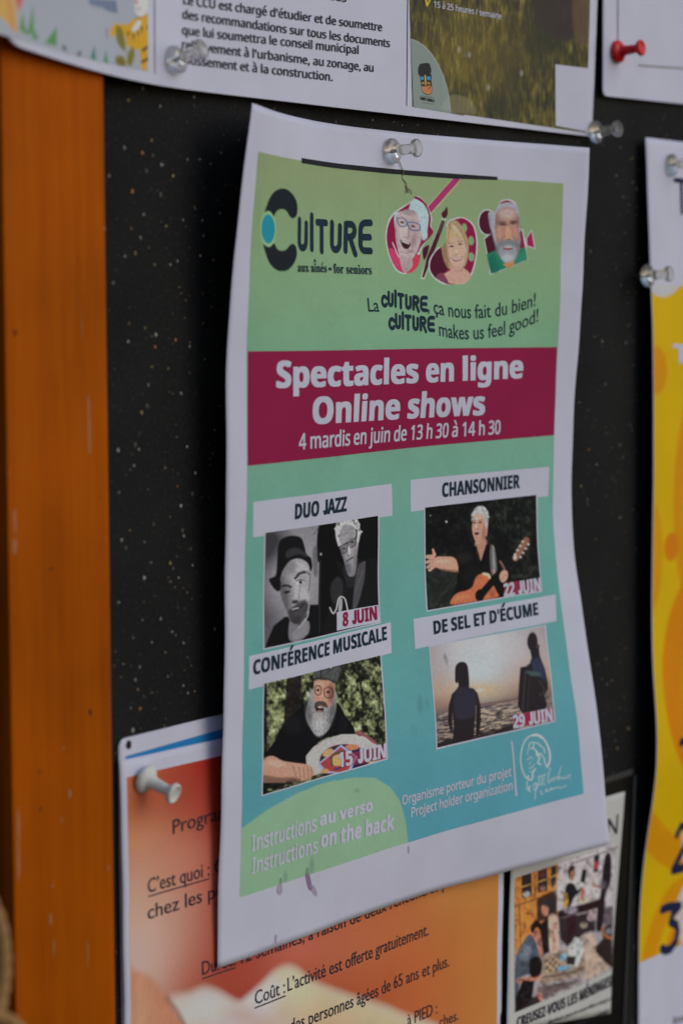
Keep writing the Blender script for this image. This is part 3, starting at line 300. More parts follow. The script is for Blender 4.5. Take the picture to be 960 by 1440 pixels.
INK = {
 'white': ink('white_print', tuple(PAPER * .98), grain=.05),
 'navy': ink('navy_ink', tuple(A((24, 40, 52))), grain=.12),
 'navy2': ink('dark_blue_ink', tuple(A((26, 30, 62))), grain=.1),
 'burgundy': ink('burgundy_ink', tuple(A((128, 22, 62))), grain=.1),
 'ink': ink('black_ink', tuple(A((42, 40, 48))), grain=.12),
 'grey': ink('grey_ink', tuple(A((95, 92, 90))), grain=.12),
 'black': ink('solid_black_ink', tuple(A((32, 32, 36))), grain=.1),
 'red': ink('red_ink', tuple(A((190, 30, 35))), grain=.1),
 'blue': ink('blue_ink', tuple(A((30, 108, 160))), grain=.08),
 'teal': ink('teal_ink', tuple(A((38, 128, 146))), grain=.08),
 'halo': ink('pale_green_ink', tuple(A((150, 182, 128))), grain=.08),
}

# ------------------------------------------------------------------ lettering
FD = bpy.utils.system_resource('DATAFILES', path='fonts') or ''
def font(f):
    try: return bpy.data.fonts.load(os.path.join(FD, f))
    except Exception: return None
F_MATH = font('NotoSansMath-Regular.woff2'); F_INTER = font('Inter.woff2')
ACC = {'é': ('e', 'a'), 'è': ('e', 'g'), 'ê': ('e', 'c'), 'É': ('E', 'A'), 'à': ('a', 'g'), 'â': ('a', 'c'), 'î': ('i', 'c'), 'û': ('u', 'c'), 'ç': ('c', 'd'), 'ï': ('i', 'c')}
def bold_map(s, up, lo, dg):
    o = ''
    for c in s:
        if 'A' <= c <= 'Z': o += chr(up + ord(c) - 65)
        elif 'a' <= c <= 'z': o += chr(lo + ord(c) - 97)
        elif '0' <= c <= '9': o += chr(dg + ord(c) - 48)
        else: o += c
    return o
STY = {'B': (F_MATH, 'sans', .0), 'B2': (F_MATH, 'sans', .0), 'S': (F_MATH, 'serif', .0), 'I': (F_MATH, 'sansr', .0), 'R': (None, None, .006), 'G': (None, None, .0), 'N': (F_MATH, 'sansr', .0)}
SMEAR = {'B': .019, 'I': .018, 'B2': .02, 'N': .014, 'G': .006, 'S': .008}
_tc = {}
def text_raw(s, fnt, off):
    key = (s, fnt.name if fnt else '', off)
    if key in _tc: return _tc[key]
    c = bpy.data.curves.new('t', 'FONT'); c.body = s; c.resolution_u = 3; c.offset = off
    if fnt: c.font = fnt
    o = bpy.data.objects.new('t', c); COL.objects.link(o)
    me = bpy.data.meshes.new_from_object(o.evaluated_get(bpy.context.evaluated_depsgraph_get()))
    co = np.zeros(len(me.vertices) * 3, np.float32); me.vertices.foreach_get('co', co)
    fs = [tuple(p.vertices) for p in me.polygons]
    bpy.data.objects.remove(o); bpy.data.curves.remove(c); bpy.data.meshes.remove(me)
    c2 = co.reshape(-1, 3)
    def ar(f_): q = c2[list(f_)]; x, y = q[:, 0], q[:, 1]; return float((x * np.roll(y, -1) - y * np.roll(x, -1)).sum() / 2)
    fs = [f_ if ar(f_) > 0 else f_[::-1] for f_ in fs if abs(ar(f_)) > 1e-6]
    _tc[key] = (co.reshape(-1, 3)[:, :2].astype(float), fs); return _tc[key]
def text_mesh(s, sty):
    fnt, kind, off = STY[sty]
    if fnt is None and kind is not None: kind = None
    def enc(t):
        if kind == 'sans': return bold_map(t, 0x1D5D4, 0x1D5EE, 0x1D7EC)
        if kind == 'sansr': return bold_map(t, 0x1D5A0, 0x1D5BA, 0x1D7E2)
        if kind == 'serif': return bold_map(t, 0x1D400, 0x1D41A, 0x1D7CE)
        return t
    comp = kind is not None
    jfix = kind == 'sans' and ' J' in s
    if jfix: s = s.replace(' J', '   ')
    base = s; accs = []
    if comp:
        base = ''.join(ACC[c][0] if c in ACC else ("'" if c in '’' else c) for c in s)
        accs = [(i, ACC[c]) for i, c in enumerate(s) if c in ACC]
        apo = [i for i, c in enumerate(base) if c == "'" or c in '•!,.:;/-']
        if kind: pass
    co, fs = text_raw(enc(base), fnt, off); co = co.copy(); fs = list(fs)
    wth = .12 if kind == 'sans' else (.09 if kind is None else .06)
    for i, (b, k) in accs:
        pre = enc(base[:i + 1]); pc, _ = text_raw(pre, fnt, off); lc, _ = text_raw(enc(base[i]), fnt, off)
        lx = pc[:, 0].max() - (lc[:, 0].max() - lc[:, 0].min()) / 2; top = lc[:, 1].max(); n0 = len(co)
        if b == 'i' and k == 'c': lx = pc[:, 0].max() - (lc[:, 0].max() - lc[:, 0].min()) / 2
        w = wth
        if k in 'aA': q = [(-.05, .05), (.06, .20), (.06 + w, .20), (-.05 + w * .7, .05)]
        elif k == 'g': q = [(.05, .05), (-.08, .20), (-.08 + w, .20), (.05 + w * .7, .05)]
        elif k == 'c': q = [(-.14, .05), (-.03, .20), (.03, .20), (.14, .05), (.14 - w, .05), (0, .13), (-.14 + w, .05)]
        else: q = [(-.03, -.0), (.03, -.0), (.07, -.10), (-.0, -.17), (-.08, -.14), (-.0, -.10)]; top = lc[:, 1].min()
        co = np.concatenate([co, np.array([(lx + a, top + b_) for a, b_ in q])]); idx = list(range(n0, n0 + len(q)))
        if k == 'c': fs += [(idx[0], idx[1], idx[5], idx[6]), (idx[1], idx[2], idx[5]), (idx[2], idx[3], idx[4], idx[5])]
        elif k == 'd': fs += [(idx[0], idx[1], idx[5]), (idx[1], idx[2], idx[5]), (idx[2], idx[3], idx[5]), (idx[3], idx[4], idx[5])]
        else: fs.append(tuple(idx))
    if jfix:
        i = s.index('   ') + 3
        pc, _ = text_raw(enc(base[:i + 1]), fnt, off); lc, _ = text_raw(enc(base[i]), fnt, off)
        xr = pc[:, 0].max() - (lc[:, 0].max() - lc[:, 0].min()) - (.07 if base[i] == 'U' else .015); hc_ = text_raw(enc('H'), fnt, off)[0][:, 1].max(); z_ = hc_ / .714; xr = xr - 0; w = .17 * z_; K_ = 12; ro = .19 * z_; ry = .2 * z_
        q = [(xr, hc_), (xr - w, hc_), (xr - w, ry), (xr, ry)]; n0 = len(co)
        th = np.linspace(0, -math.pi, K_)
        q += [(xr - ro + ro * math.cos(t), ry + (ry + .01 * z_) * math.sin(t)) for t in th]
        q += [(xr - ro + max(ro - w, .03) * math.cos(t), ry + max(ry - .13 * z_, .03) * math.sin(t)) for t in th]
        co = np.concatenate([co, np.array(q)]); fs.append((n0, n0 + 1, n0 + 2, n0 + 3)); n0 += 4
        fs += [(n0 + k, n0 + k + 1, n0 + K_ + k + 1, n0 + K_ + k) for k in range(K_ - 1)]
    hc = text_raw(enc('H'), fnt, off)[0]
    def ar(f_): q = co[list(f_)]; x, y = q[:, 0], q[:, 1]; return float((x * np.roll(y, -1) - y * np.roll(x, -1)).sum())
    fs = [tuple(f_) if ar(f_) > 0 else tuple(f_)[::-1] for f_ in fs]
    return co, fs, hc[:, 1].max() - max(0, hc[:, 1].min())
def put_text(t, parent):
    sn, s, u0, v0, u1, v1, bump, cap, col, sty, part, off = t; off = .225 if s.endswith('JUIN') else (.15 if sn != 'top' else .21)
    sh = SHEETS[sn]; co, fs, ch = text_mesh(s, sty)
    x0, x1 = co[:, 0].min(), co[:, 0].max(); f = (co[:, 0] - x0) / (x1 - x0)
    bx = u0 + (u1 - u0) * f; by = v0 + (v1 - v0) * f + bump * 4 * f * (1 - f)
    u = bx; v = by - co[:, 1] / ch * cap
    em = cap / ch; r_ = SMEAR.get(sty, 0) * em; kx = abs(u1 - u0) / (x1 - x0) / em
    sh_ = [(0, 0)] if not r_ else [(0, 0), (r_, r_ * .5), (-r_, r_ * .5), (r_, -r_ * .5), (-r_, -r_ * .5), (r_, 0), (-r_, 0)]
    vs = []; ff = []
    for q, (du, dv) in enumerate(sh_):
        b_ = len(vs); vs += [tuple(p) for p in sh.pos(u + du * kx, v + dv, off + q * .006)]; ff += [tuple(i + b_ for i in f_) for f_ in fs]
    me = bpy.data.meshes.new(part); me.from_pydata(vs, [], ff); me.update()
    # lettering keeps the paper's smooth shading
    for p in me.polygons: p.use_smooth = True
    nn = sh.pos(u, v, off + 1) - sh.pos(u, v, off); nn = np.tile(nn / np.linalg.norm(nn, axis=1)[:, None], (len(sh_), 1))
    me.normals_split_custom_set_from_vertices([tuple(a) for a in nn])
    return link(part, me, parent, INK[col])
def stroke_mesh(name, sh, items, off, mat, parent):
    """rounded brush strokes (list of (points_mm, radius)) as one flat print"""
    vs = []; fs = []; k = 0
    for pts, rad in items:
        pts = np.array(pts, float)
        if len(pts) == 2: pts = np.array([pts[0] + (pts[1]-pts[0]) * f for f in np.linspace(0, 1, 6)])
        d = np.gradient(pts, axis=0); d /= np.linalg.norm(d, axis=1)[:, None]; n = np.stack([-d[:, 1], d[:, 0]], 1)
        o = off + .012 * (k % 9); k += 1; rx = rad
        rows = []
        for (p, dd, nn) in zip(pts, d, n): rows.append((p + nn * rx, p - nn * rx))
        def cap(p, dd, nn, sgn):
            return [p + nn * rx * math.cos(a) + dd * sgn * rx * math.sin(a) for a in np.linspace(0, math.pi, 9)]
        loop = []
        st = cap(pts[0], d[0], n[0], -1); en = cap(pts[-1], d[-1], n[-1], 1)
        b = len(vs)
        uv = [st[i] for i in range(9)]
        for q in [uv, en]:
            b = len(vs); pp = sh.pos([a[0] for a in q], [a[1] for a in q], o); vs += [tuple(a) for a in pp]; fs.append(tuple(range(b, b + 9)))
        b = len(vs); qa = [r_[0] for r_ in rows] + [r_[1] for r_ in rows]; m_ = len(rows)
        vs += [tuple(a) for a in sh.pos([a[0] for a in qa], [a[1] for a in qa], o)]
        fs += [(b + i, b + i + 1, b + m_ + i + 1, b + m_ + i) for i in range(m_ - 1)]
    me = bpy.data.meshes.new(name); me.from_pydata(vs, [], fs); me.update()
    return link(name, me, parent, mat)
def blob(name, sh, pts, off, mat, parent, n=5, smooth=True):
    """filled outline print, fan of rings so that it follows the sheet"""
    pts = np.array(Paint.smooth(pts, True, 4) if smooth else pts, float); c = pts.mean(0); m_ = len(pts)
    vs = [c]; fs = []
    for k in range(1, n + 1):
        vs += [c + (p - c) * k / n for p in pts]
    for i in range(m_):
        j = (i + 1) % m_; fs.append((0, 1 + i, 1 + j))
        for k in range(1, n):
            a = 1 + (k - 1) * m_; b = 1 + k * m_; fs.append((a + i, b + i, b + j, a + j))
    vs = np.array(vs); me = bpy.data.meshes.new(name)
    me.from_pydata([tuple(p) for p in sh.pos(vs[:, 0], vs[:, 1], off)], [], fs); me.update()
    return link(name, me, parent, mat)

SHEETS = {'culture': Sheet('culture', .16), 'top': Sheet('top', .05), 'orange': Sheet('orange', .12), 'back': Sheet('back', .03), 'news': Sheet('news', .04),
          'yellow': Sheet('yellow', .05), 'redsheet': Sheet('redsheet', .04)}

# ------------------------------------------------------------------ the printed pictures (drawn in each picture's own units)
def mute(p, k, mask=None):
    l = (p.C * np.array((.3, .59, .11))).sum(1)[:, None]; d = p.C * (1 - k) + l * k
    p.C = d if mask is None else p.C * (1 - mask[:, None]) + d * mask[:, None]
def ramp(x, xs, cs):
    cs = np.array([A(c) for c in cs]); return np.stack([np.interp(x, xs, cs[:, i]) for i in range(3)], 1)
def panel_colour(u, v):
    c = ramp(v, [10, 36, 60, 78, 114, 137, 175, 225, 260], [(134, 148, 107), (130, 154, 114), (122, 158, 121), (116, 157, 127), (112, 158, 136), (106, 157, 143), (96, 152, 146), (86, 148, 157), (82, 147, 164)])
    k = (u - 105) / 200.
    return c * (1 + .05 * k)[:, None]
def art_panel(p):
    p.C = panel_colour(p.U, p.V)
    m = p.poly([(330, 1180), (341, 1160), (372, 1136), (410, 1115), (450, 1101), (490, 1095), (520, 1097), (540, 1110), (555, 1132), (563, 1160), (567, 1187), (570, 1230), (480, 1290), (330, 1290)], (135, 169, 138), 1.5, 1, sm=False)
    # small scuffs and drip marks
    for x, y, a, b, r, k in [(590, 992, 4, 13, 5, .28), (600, 990, 3, 8, 0, .2), (493, 1114, 4, 3, 0, .25), (578, 1030, 5, 9, 0, .12), (182+340, 1062, 3, 4, 0, .1), (396, 1236, 3, 9, 0, .3), (431, 1222, 3, 12, 0, .35)]:
        p.ell(x, y, a, b, (60, 80, 95), r, 3, k)
    p.speck(9, .035, 3)
def bgpanel(p): p.C = panel_colour(p.U, p.V)
def art_faces(p):
    bgpanel(p)
    W_ = (205, 200, 212); BU = (132, 18, 62); DB = (74, 14, 40)
    # guitar neck and body with the first portrait
    p.line([(300, 225), (455, 50)], 44, (170, 190, 140), 3, sm=False); p.line([(302, 222), (458, 46)], 36, (160, 50, 100), 3, sm=False)
    body = [(100, 235), (62, 300), (52, 380), (66, 460), (90, 520), (118, 565), (165, 582), (212, 560), (240, 500), (262, 430), (318, 350), (312, 300), (318, 262), (290, 190), (240, 142), (195, 175)]
    p.poly(body, W_, 3); 
    p.poly([(104, 244), (68, 305), (58, 380), (72, 460), (96, 520), (124, 560), (165, 575), (205, 555), (232, 500), (255, 430), (322, 352), (308, 310), (312, 262), (290, 195), (240, 150), (195, 180)], BU, 3)
    p.poly([(72, 440), (110, 450), (150, 520), (160, 574), (122, 556), (92, 510)], (190, 60, 100), 3)
    p.poly([(250, 470), (240, 530), (205, 570), (170, 575), (190, 520), (220, 480)], (205, 60, 80), 4)
    p.poly([(108, 240), (180, 222), (200, 175), (240, 155), (275, 190), (300, 250), (292, 330), (290, 375), (262, 385), (240, 280), (180, 232), (120, 250), (118, 330), (105, 310)], (168, 190, 205), 4)
    p.poly([(212, 148), (250, 150), (290, 190), (286, 196), (250, 170)], BU, 3)
    f = [(120, 250), (160, 222), (205, 218), (240, 245), (250, 300), (262, 360), (240, 440), (205, 500), (170, 530), (140, 500), (125, 440), (112, 370), (110, 300)]
    m = p.poly(f, (188, 165, 165), 5)
    p.poly([(140, 480), (200, 500), (205, 540), (165, 575), (145, 540)], (175, 150, 150), 5)
    p.ell(210, 345, 40, 70, (165, 140, 142), 0, 30, .6, mask=m); p.ell(150, 355, 25, 40, (205, 180, 178), 0, 20, .8, mask=m); p.ell(190, 230, 45, 18, (120, 110, 115), 10, 20, .6, mask=m)
    p.ell(172, 330, 10, 38, (205, 180, 175), 8, 10, .9); p.line([(186, 300), (190, 370), (160, 372)], 4, (110, 80, 85), 5, .8)
    p.line([(122, 268), (152, 265), (175, 288), (170, 310), (135, 310), (124, 285), (122, 268)], 6, (40, 95, 140), 4); p.line([(180, 290), (215, 290), (250, 305), (246, 335), (205, 332), (185, 310), (180, 290)], 6, (40, 95, 140), 4)
    p.ell(150, 290, 12, 6, (70, 55, 60), 10, 4); p.ell(213, 312, 12, 6, (70, 55, 60), 10, 4)
    p.poly([(142, 388), (170, 400), (200, 410), (185, 440), (160, 435), (146, 410)], (60, 20, 35), 4); p.line([(150, 396), (188, 410)], 7, (215, 205, 205), 4, sm=False)
    for a, b in [((128, 330), (140, 400)), ((215, 360), (205, 450)), ((228, 350), (222, 430)), ((140, 455), (190, 470)), ((160, 240), (215, 255)), ((160, 500), (165, 560)), ((200, 470), (175, 560))]: p.line([a, b], 3, (120, 92, 98), 5, .55, sm=False)
    p.line([(95, 405), (130, 485)], 6, (210, 190, 200), 3, sm=False); p.ell(240, 465, 7, 8, (205, 205, 205), 0, 3)
    # brush
    p.line([(262, 600), (300, 490), (345, 370), (384, 272)], 26, (176, 200, 160), 3); 
    p.poly([(256, 604), (268, 602), (322, 470), (392, 285), (372, 275), (330, 380), (285, 490)], DB, 3, sm=False)
    p.line([(350, 350), (382, 280)], 12, (90, 70, 80), 4, .7, sm=False)
    p.poly([(376, 262), (372, 238), (388, 222), (402, 202), (408, 235), (398, 262), (386, 268)], DB, 3)
    # palette with the second portrait
    pal = [(400, 300), (440, 268), (500, 262), (555, 300), (576, 380), (570, 480), (545, 575), (500, 635), (430, 652), (350, 625), (300, 570), (300, 500), (350, 432), (400, 425)]
    p.poly(pal, W_, 3); p.poly([(265, 440), (300, 420), (285, 480), (268, 500)], DB, 3)
    p.poly([(406, 302), (445, 274), (500, 268), (550, 305), (569, 380), (563, 480), (538, 572), (497, 628), (430, 644), (354, 618), (306, 566), (308, 500), (355, 438), (402, 428)], BU, 3)
    p.poly([(306, 566), (308, 500), (350, 440), (390, 440), (400, 560), (350, 612)], DB, 4)
    for x, y in [(503, 321), (541, 393), (540, 485)]: p.ell(x, y, 16, 25, panel_colour(np.array([130.]), np.array([40.]))[0], 0, 3)
    p.poly([(400, 320), (425, 280), (460, 282), (500, 330), (525, 400), (522, 470), (500, 540), (430, 560), (390, 520), (370, 440), (390, 420), (408, 380)], (170, 140, 112), 4)
    p.poly([(430, 300), (470, 330), (510, 420), (515, 480), (495, 420), (440, 340)], (205, 178, 145), 8, .8); p.poly([(372, 440), (405, 400), (410, 540), (385, 515)], (140, 108, 82), 6, .8)
    m = p.poly([(412, 395), (440, 370), (480, 380), (502, 420), (505, 490), (490, 540), (455, 562), (425, 535), (405, 480), (400, 430)], (206, 160, 140), 5)
    p.poly([(360, 600), (420, 560), (430, 530), (490, 545), (535, 590), (500, 632), (440, 642)], (200, 152, 134), 5); p.poly([(335, 600), (375, 575), (410, 640), (370, 625)], (120, 60, 80), 4)
    p.poly([(405, 330), (450, 345), (500, 385), (480, 385), (440, 375), (408, 400), (398, 420)], (188, 158, 122), 5)
    p.ell(428, 425, 13, 5, (70, 48, 48), -8, 4); p.ell(478, 412, 12, 5, (70, 48, 48), -8, 4); p.line([(412, 410), (440, 405)], 4, (110, 75, 60), 4, .8, sm=False); p.line([(465, 398), (495, 395)], 4, (110, 75, 60), 4, .8, sm=False)
    p.ell(455, 455, 10, 14, (222, 176, 156), 0, 8, .9); p.ell(455, 470, 9, 4, (150, 95, 90), 0, 4, .7)
    p.poly([(425, 488), (455, 496), (490, 482), (480, 502), (455, 510), (435, 503)], (150, 60, 70), 3); p.line([(432, 493), (460, 500), (484, 489)], 6, (225, 215, 212), 3)
    p.line([(440, 560), (470, 565), (495, 545)], 5, (150, 105, 95), 6, .7)
    # camera shape with the third portrait
    p.ell(632, 290, 50, 74, W_, 0, 3); p.poly([(610, 380), (700, 300), (820, 330), (846, 500), (640, 588)], W_, 3, sm=False)
    p.ell(632, 290, 45, 68, DB, 0, 3); p.poly([(614, 384), (700, 310), (815, 335), (838, 498), (645, 580)], DB, 3, sm=False)
    p.poly([(700, 175), (735, 160), (775, 175), (795, 230), (800, 330), (815, 345), (830, 430), (690, 440), (690, 220)], W_, 3)
    p.poly([(800, 340), (815, 340), (832, 440), (790, 440)], BU, 3, sm=False)
    p.poly([(622, 470), (680, 445), (740, 520), (800, 440), (832, 430), (842, 500), (645, 582)], (30, 118, 92), 3, sm=False)
    p.poly([(628, 500), (660, 480), (690, 560), (650, 575)], (24, 92, 80), 8, .6); p.poly([(800, 470), (835, 450), (840, 495), (770, 520)], (60, 140, 110), 8, .5)
    p.poly([(640, 235), (670, 230), (690, 200), (740, 168), (785, 195), (800, 250), (798, 330), (805, 400), (780, 480), (735, 520), (700, 490), (672, 420), (655, 350), (642, 300)], (160, 160, 170), 5)
    p.poly([(690, 190), (735, 165), (778, 190), (765, 182), (735, 178)], BU, 3)
    m = p.poly([(682, 235), (720, 205), (765, 210), (795, 260), (795, 330), (790, 400), (690, 405), (672, 350), (672, 290)], (168, 128, 116), 5); p.ell(680, 300, 10, 70, (110, 84, 80), 0, 16, .7, mask=m); p.ell(796, 300, 10, 70, (110, 84, 80), 0, 16, .7, mask=m); p.line([(705, 225), (770, 222)], 4, (130, 100, 96), 6, .6, sm=False, mask=m); p.line([(702, 245), (775, 242)], 4, (130, 100, 96), 6, .6, sm=False, mask=m)
    p.ell(690, 350, 18, 40, (232, 140, 115), 0, 14, .8, mask=m); p.ell(775, 345, 18, 34, (222, 130, 108), 0, 14, .7, mask=m); p.ell(738, 240, 40, 30, (200, 172, 165), 0, 22, .7, mask=m)
    p.ell(710, 300, 22, 9, (90, 55, 50), 5, 6, .9); p.ell(768, 292, 20, 9, (90, 55, 50), -3, 6, .9); p.line([(692, 285), (725, 290)], 7, (90, 70, 72), 5, .9, sm=False); p.line([(755, 285), (788, 280)], 7, (90, 70, 72), 5, .9, sm=False)
    p.poly([(728, 320), (748, 318), (760, 385), (722, 388)], (225, 150, 125), 6, .9); p.ell(741, 385, 14, 4, (110, 60, 50), 0, 5, .7)
    p.poly([(690, 405), (735, 388), (790, 400), (800, 430), (775, 430), (740, 415), (705, 430), (694, 440)], (120, 125, 128), 6)
    p.poly([(678, 430), (705, 430), (740, 450), (780, 432), (798, 425), (780, 490), (735, 522), (700, 495)], (146, 148, 156), 6); p.ell(738, 490, 30, 22, (182, 184, 190), 0, 18, .8); p.ell(682, 430, 10, 40, (110, 108, 112), 0, 12, .7); p.ell(792, 430, 10, 40, (110, 108, 112), 0, 12, .7)
    p.ell(738, 436, 27, 10, (130, 40, 40), 0, 4); p.ell(738, 431, 20, 4, (220, 205, 200), 0, 3)
    p.poly([(712, 525), (740, 518), (770, 505), (760, 540), (735, 545)], (205, 130, 80), 4)
    p.poly([(836, 378), (868, 328), (888, 440), (838, 425)], (190, 190, 190), 3, sm=False); p.poly([(840, 380), (866, 340), (882, 434), (842, 420)], (150, 30, 80), 3, sm=False)
    p.line([(118, 252), (112, 300), (118, 360), (132, 430)], 4, (104, 80, 86), 5, .7); p.line([(262, 372), (246, 440), (215, 495)], 5, (104, 80, 86), 6, .7); p.ell(215, 400, 12, 34, (140, 112, 116), 10, 12, .6); p.ell(196, 455, 22, 10, (130, 104, 108), 0, 8, .6); p.line([(410, 400), (404, 450), (420, 520), (440, 550)], 4, (128, 88, 72), 5, .7); p.line([(420, 300), (412, 360), (402, 400)], 4, (120, 92, 66), 5, .7); p.line([(450, 300), (490, 350), (515, 430)], 4, (128, 98, 70), 5, .6); p.line([(440, 475), (436, 500)], 3, (150, 100, 86), 4, .6, sm=False)
    p.line([(645, 250), (648, 320), (662, 390), (680, 460)], 5, (104, 104, 112), 6, .7); p.line([(800, 260), (804, 340), (800, 420)], 5, (104, 104, 112), 6, .7); p.line([(700, 398), (712, 372), (724, 365)], 4, (120, 74, 62), 5, .7); p.line([(782, 396), (770, 372), (756, 365)], 4, (120, 74, 62), 5, .7)
    bgc = panel_colour(p.U, p.V); dm = np.clip(np.abs(p.C - bgc).sum(1) * 40, 0, 1)
    p.C *= (1 + .22 * dm * (fbm(p.X / 7, p.Y / 7, 3, 3) - .5) * 2)[:, None]
def art_mark(p):
    bgpanel(p)
    def ring(a0, a1, n=16):
        pass
    up_ = [(72, 262), (84, 215), (108, 150), (140, 104), (180, 82), (225, 84), (262, 112), (292, 160), (305, 215), (303, 270), (290, 296), (268, 302), (246, 285), (232, 255), (212, 238), (190, 234), (165, 245), (148, 270), (136, 292), (120, 262), (96, 250)]
    lo_ = [(60, 500), (75, 570), (100, 640), (140, 685), (190, 702), (240, 688), (280, 645), (302, 590), (303, 540), (290, 505), (268, 496), (246, 510), (230, 532), (205, 546), (180, 545), (158, 530), (138, 492), (110, 515), (88, 515)]
    p.poly(up_, (24, 30, 36), 4); p.poly(lo_, (24, 30, 36), 4)
    p.ell(97, 382, 55, 132, (146, 184, 128), 0, 4); p.ell(97, 382, 49, 112, (34, 132, 150), 0, 4)
def skin(p, f, c, hl=None): return p.poly(f, c, 5)
def art_jazz(p):
    p.fill((16, 15, 18))
    g = [(145, 385), (440, 335), (455, 330), (450, 840), (400, 870), (140, 1090)]
    m = p.poly(g, (120, 117, 124), 6, sm=False)
    p.ell(330, 620, 190, 260, (150, 148, 154), 0, 220, .8, mask=m); p.ell(160, 450, 110, 170, (48, 46, 52), -20, 120, .9, mask=m); p.ell(150, 900, 60, 260, (70, 68, 74), 0, 90, .7, mask=m)
    p.ell(235, 640, 60, 160, (160, 156, 164), 15, 80, .5, mask=m)
    p.poly([(455, 330), (560, 305), (560, 500), (470, 560), (440, 545)], (14, 14, 17), 6)
    # young man with the hat
    p.poly([(140, 1100), (150, 1060), (190, 960), (250, 905), (290, 900), (310, 960), (380, 940), (400, 830), (455, 830), (490, 1010)], (20, 19, 23), 6, sm=False)
    f = [(245, 600), (280, 560), (340, 545), (385, 575), (402, 640), (402, 740), (392, 840), (365, 910), (320, 950), (285, 930), (258, 860), (232, 770), (232, 690)]
    m = p.poly(f, (156, 152, 156), 7)
    p.poly([(285, 920), (330, 955), (375, 910), (385, 1000), (330, 1060), (282, 1050), (272, 1000)], (118, 114, 120), 7)
    p.ell(246, 770, 40, 180, (62, 59, 64), -8, 50, .75, mask=m); p.ell(285, 600, 40, 40, (110, 106, 111), 0, 34, .6, mask=m); p.ell(352, 610, 30, 36, (176, 172, 176), 0, 26, .8, mask=m); p.ell(330, 935, 60, 30, (52, 50, 54), 0, 26, .7, mask=m); p.ell(316, 740, 16, 75, (186, 181, 185), 6, 24, .7, mask=m); p.ell(300, 770, 8, 46, (112, 108, 112), 8, 14, .6, mask=m); p.ell(368, 770, 22, 46, (178, 174, 178), 0, 22, .8, mask=m)
    p.poly([(290, 850), (330, 815), (370, 800), (392, 840), (370, 905), (325, 950), (285, 925), (270, 870)], (56, 53, 57), 16, .9, mask=m)
    p.C = p.C * (1 + .5 * (fbm(p.X / 6, p.Y / 6, 2, 19) - .5) * m)[:, None]
    p.line([(315, 668), (340, 640), (368, 632)], 14, (38, 35, 38), 7); p.line([(245, 715), (270, 712), (290, 722)], 13, (38, 35, 38), 7)
    p.ell(343, 692, 20, 12, (205, 200, 200), -20, 5); p.ell(344, 692, 10, 11, (26, 24, 28), 0, 5); p.line([(322, 684), (345, 676), (366, 686)], 5, (30, 28, 32), 5)
    p.ell(268, 752, 18, 9, (34, 32, 36), -15, 6); p.ell(312, 812, 20, 12, (60, 56, 60), -10, 8); p.line([(340, 700), (335, 800), (340, 815)], 4, (90, 86, 90), 6, .6)
    p.line([(290, 868), (318, 862), (345, 842), (362, 826)], 9, (45, 40, 44), 6); p.line([(296, 860), (330, 850)], 5, (190, 186, 190), 4)
    p.line([(330, 975), (360, 940), (385, 900), (390, 870)], 7, (170, 166, 172), 6); p.poly([(300, 1000), (388, 930), (388, 1010), (310, 1045)], (140, 136, 142), 8, .7)
    p.poly([(386, 640), (404, 622), (408, 690), (402, 740), (392, 730)], (150, 146, 150), 5)
    hat = [(215, 480), (230, 432), (270, 410), (320, 408), (352, 425), (368, 470), (380, 520), (405, 545), (412, 600), (400, 625), (385, 575), (340, 548), (290, 560), (255, 605), (235, 660), (235, 730), (215, 748), (185, 715), (168, 672), (205, 648), (212, 560)]
    m = p.poly(hat, (22, 21, 25), 6); p.poly([(268, 500), (320, 480), (378, 515), (376, 535), (330, 520), (268, 545)], (62, 60, 64), 10, .8, mask=m)
    p.C *= 1
    p.line([(330, 640), (365, 625), (392, 640)], 10, (60, 57, 60), 10, .7); p.ell(372, 820, 12, 40, (150, 146, 150), 0, 14, .6, mask=m); p.line([(400, 640), (398, 700), (388, 760)], 5, (60, 58, 62), 6, .8)
    # grey haired man with glasses and guitar
    HR = np.random.default_rng(3)
    m = p.poly([(560, 560), (585, 610), (620, 700), (560, 800), (520, 870), (480, 1010), (600, 980), (700, 860), (830, 830), (830, 560), (740, 560), (700, 540), (670, 600)], (26, 25, 28), 8)
    p.poly([(610, 590), (650, 640), (690, 560), (720, 600), (690, 700), (640, 720)], (46, 44, 48), 8, .8)
    f = [(560, 400), (575, 350), (620, 318), (680, 320), (705, 370), (708, 440), (700, 520), (690, 590), (665, 655), (640, 640), (615, 560), (590, 500), (572, 450)]
    m = p.poly(f, (146, 142, 147), 6)
    p.poly([(555, 410), (556, 345), (580, 312), (640, 302), (690, 304), (712, 350), (714, 420), (700, 450), (694, 380), (660, 345), (610, 340), (585, 370), (578, 430), (600, 470), (580, 480)], (196, 193, 196), 8)
    p.C = p.C * (1 + .5 * (fbm(p.X / 14, p.Y / 14, 3, 9) - .5) * np.clip(.5 - p.sdf([(550, 300), (715, 300), (715, 430), (580, 470), (550, 420)]) / 8, 0, 1))[:, None]
    for a_ in np.linspace(2.7, 6.5, 26): r2_ = HR.uniform(.86, 1.1); p.ell(636 + 78 * r2_ * math.cos(a_), 378 + 74 * r2_ * math.sin(a_), HR.uniform(6, 12), HR.uniform(6, 12), (HR.choice([120, 205, 215, 60]),) * 3, 0, 6, .85)
    p.line([(578, 478), (600, 468), (635, 450), (690, 420), (692, 370)], 9, (22, 20, 24), 4)
    p.ell(610, 488, 24, 26, (120, 116, 120), 0, 4, .8); p.ell(665, 447, 24, 28, (112, 108, 112), 0, 4, .8); p.line([(588, 480), (592, 508), (612, 516), (632, 500), (634, 462)], 5, (30, 28, 30), 4); p.line([(642, 455), (645, 475), (668, 478), (688, 460), (690, 425)], 5, (30, 28, 30), 4)
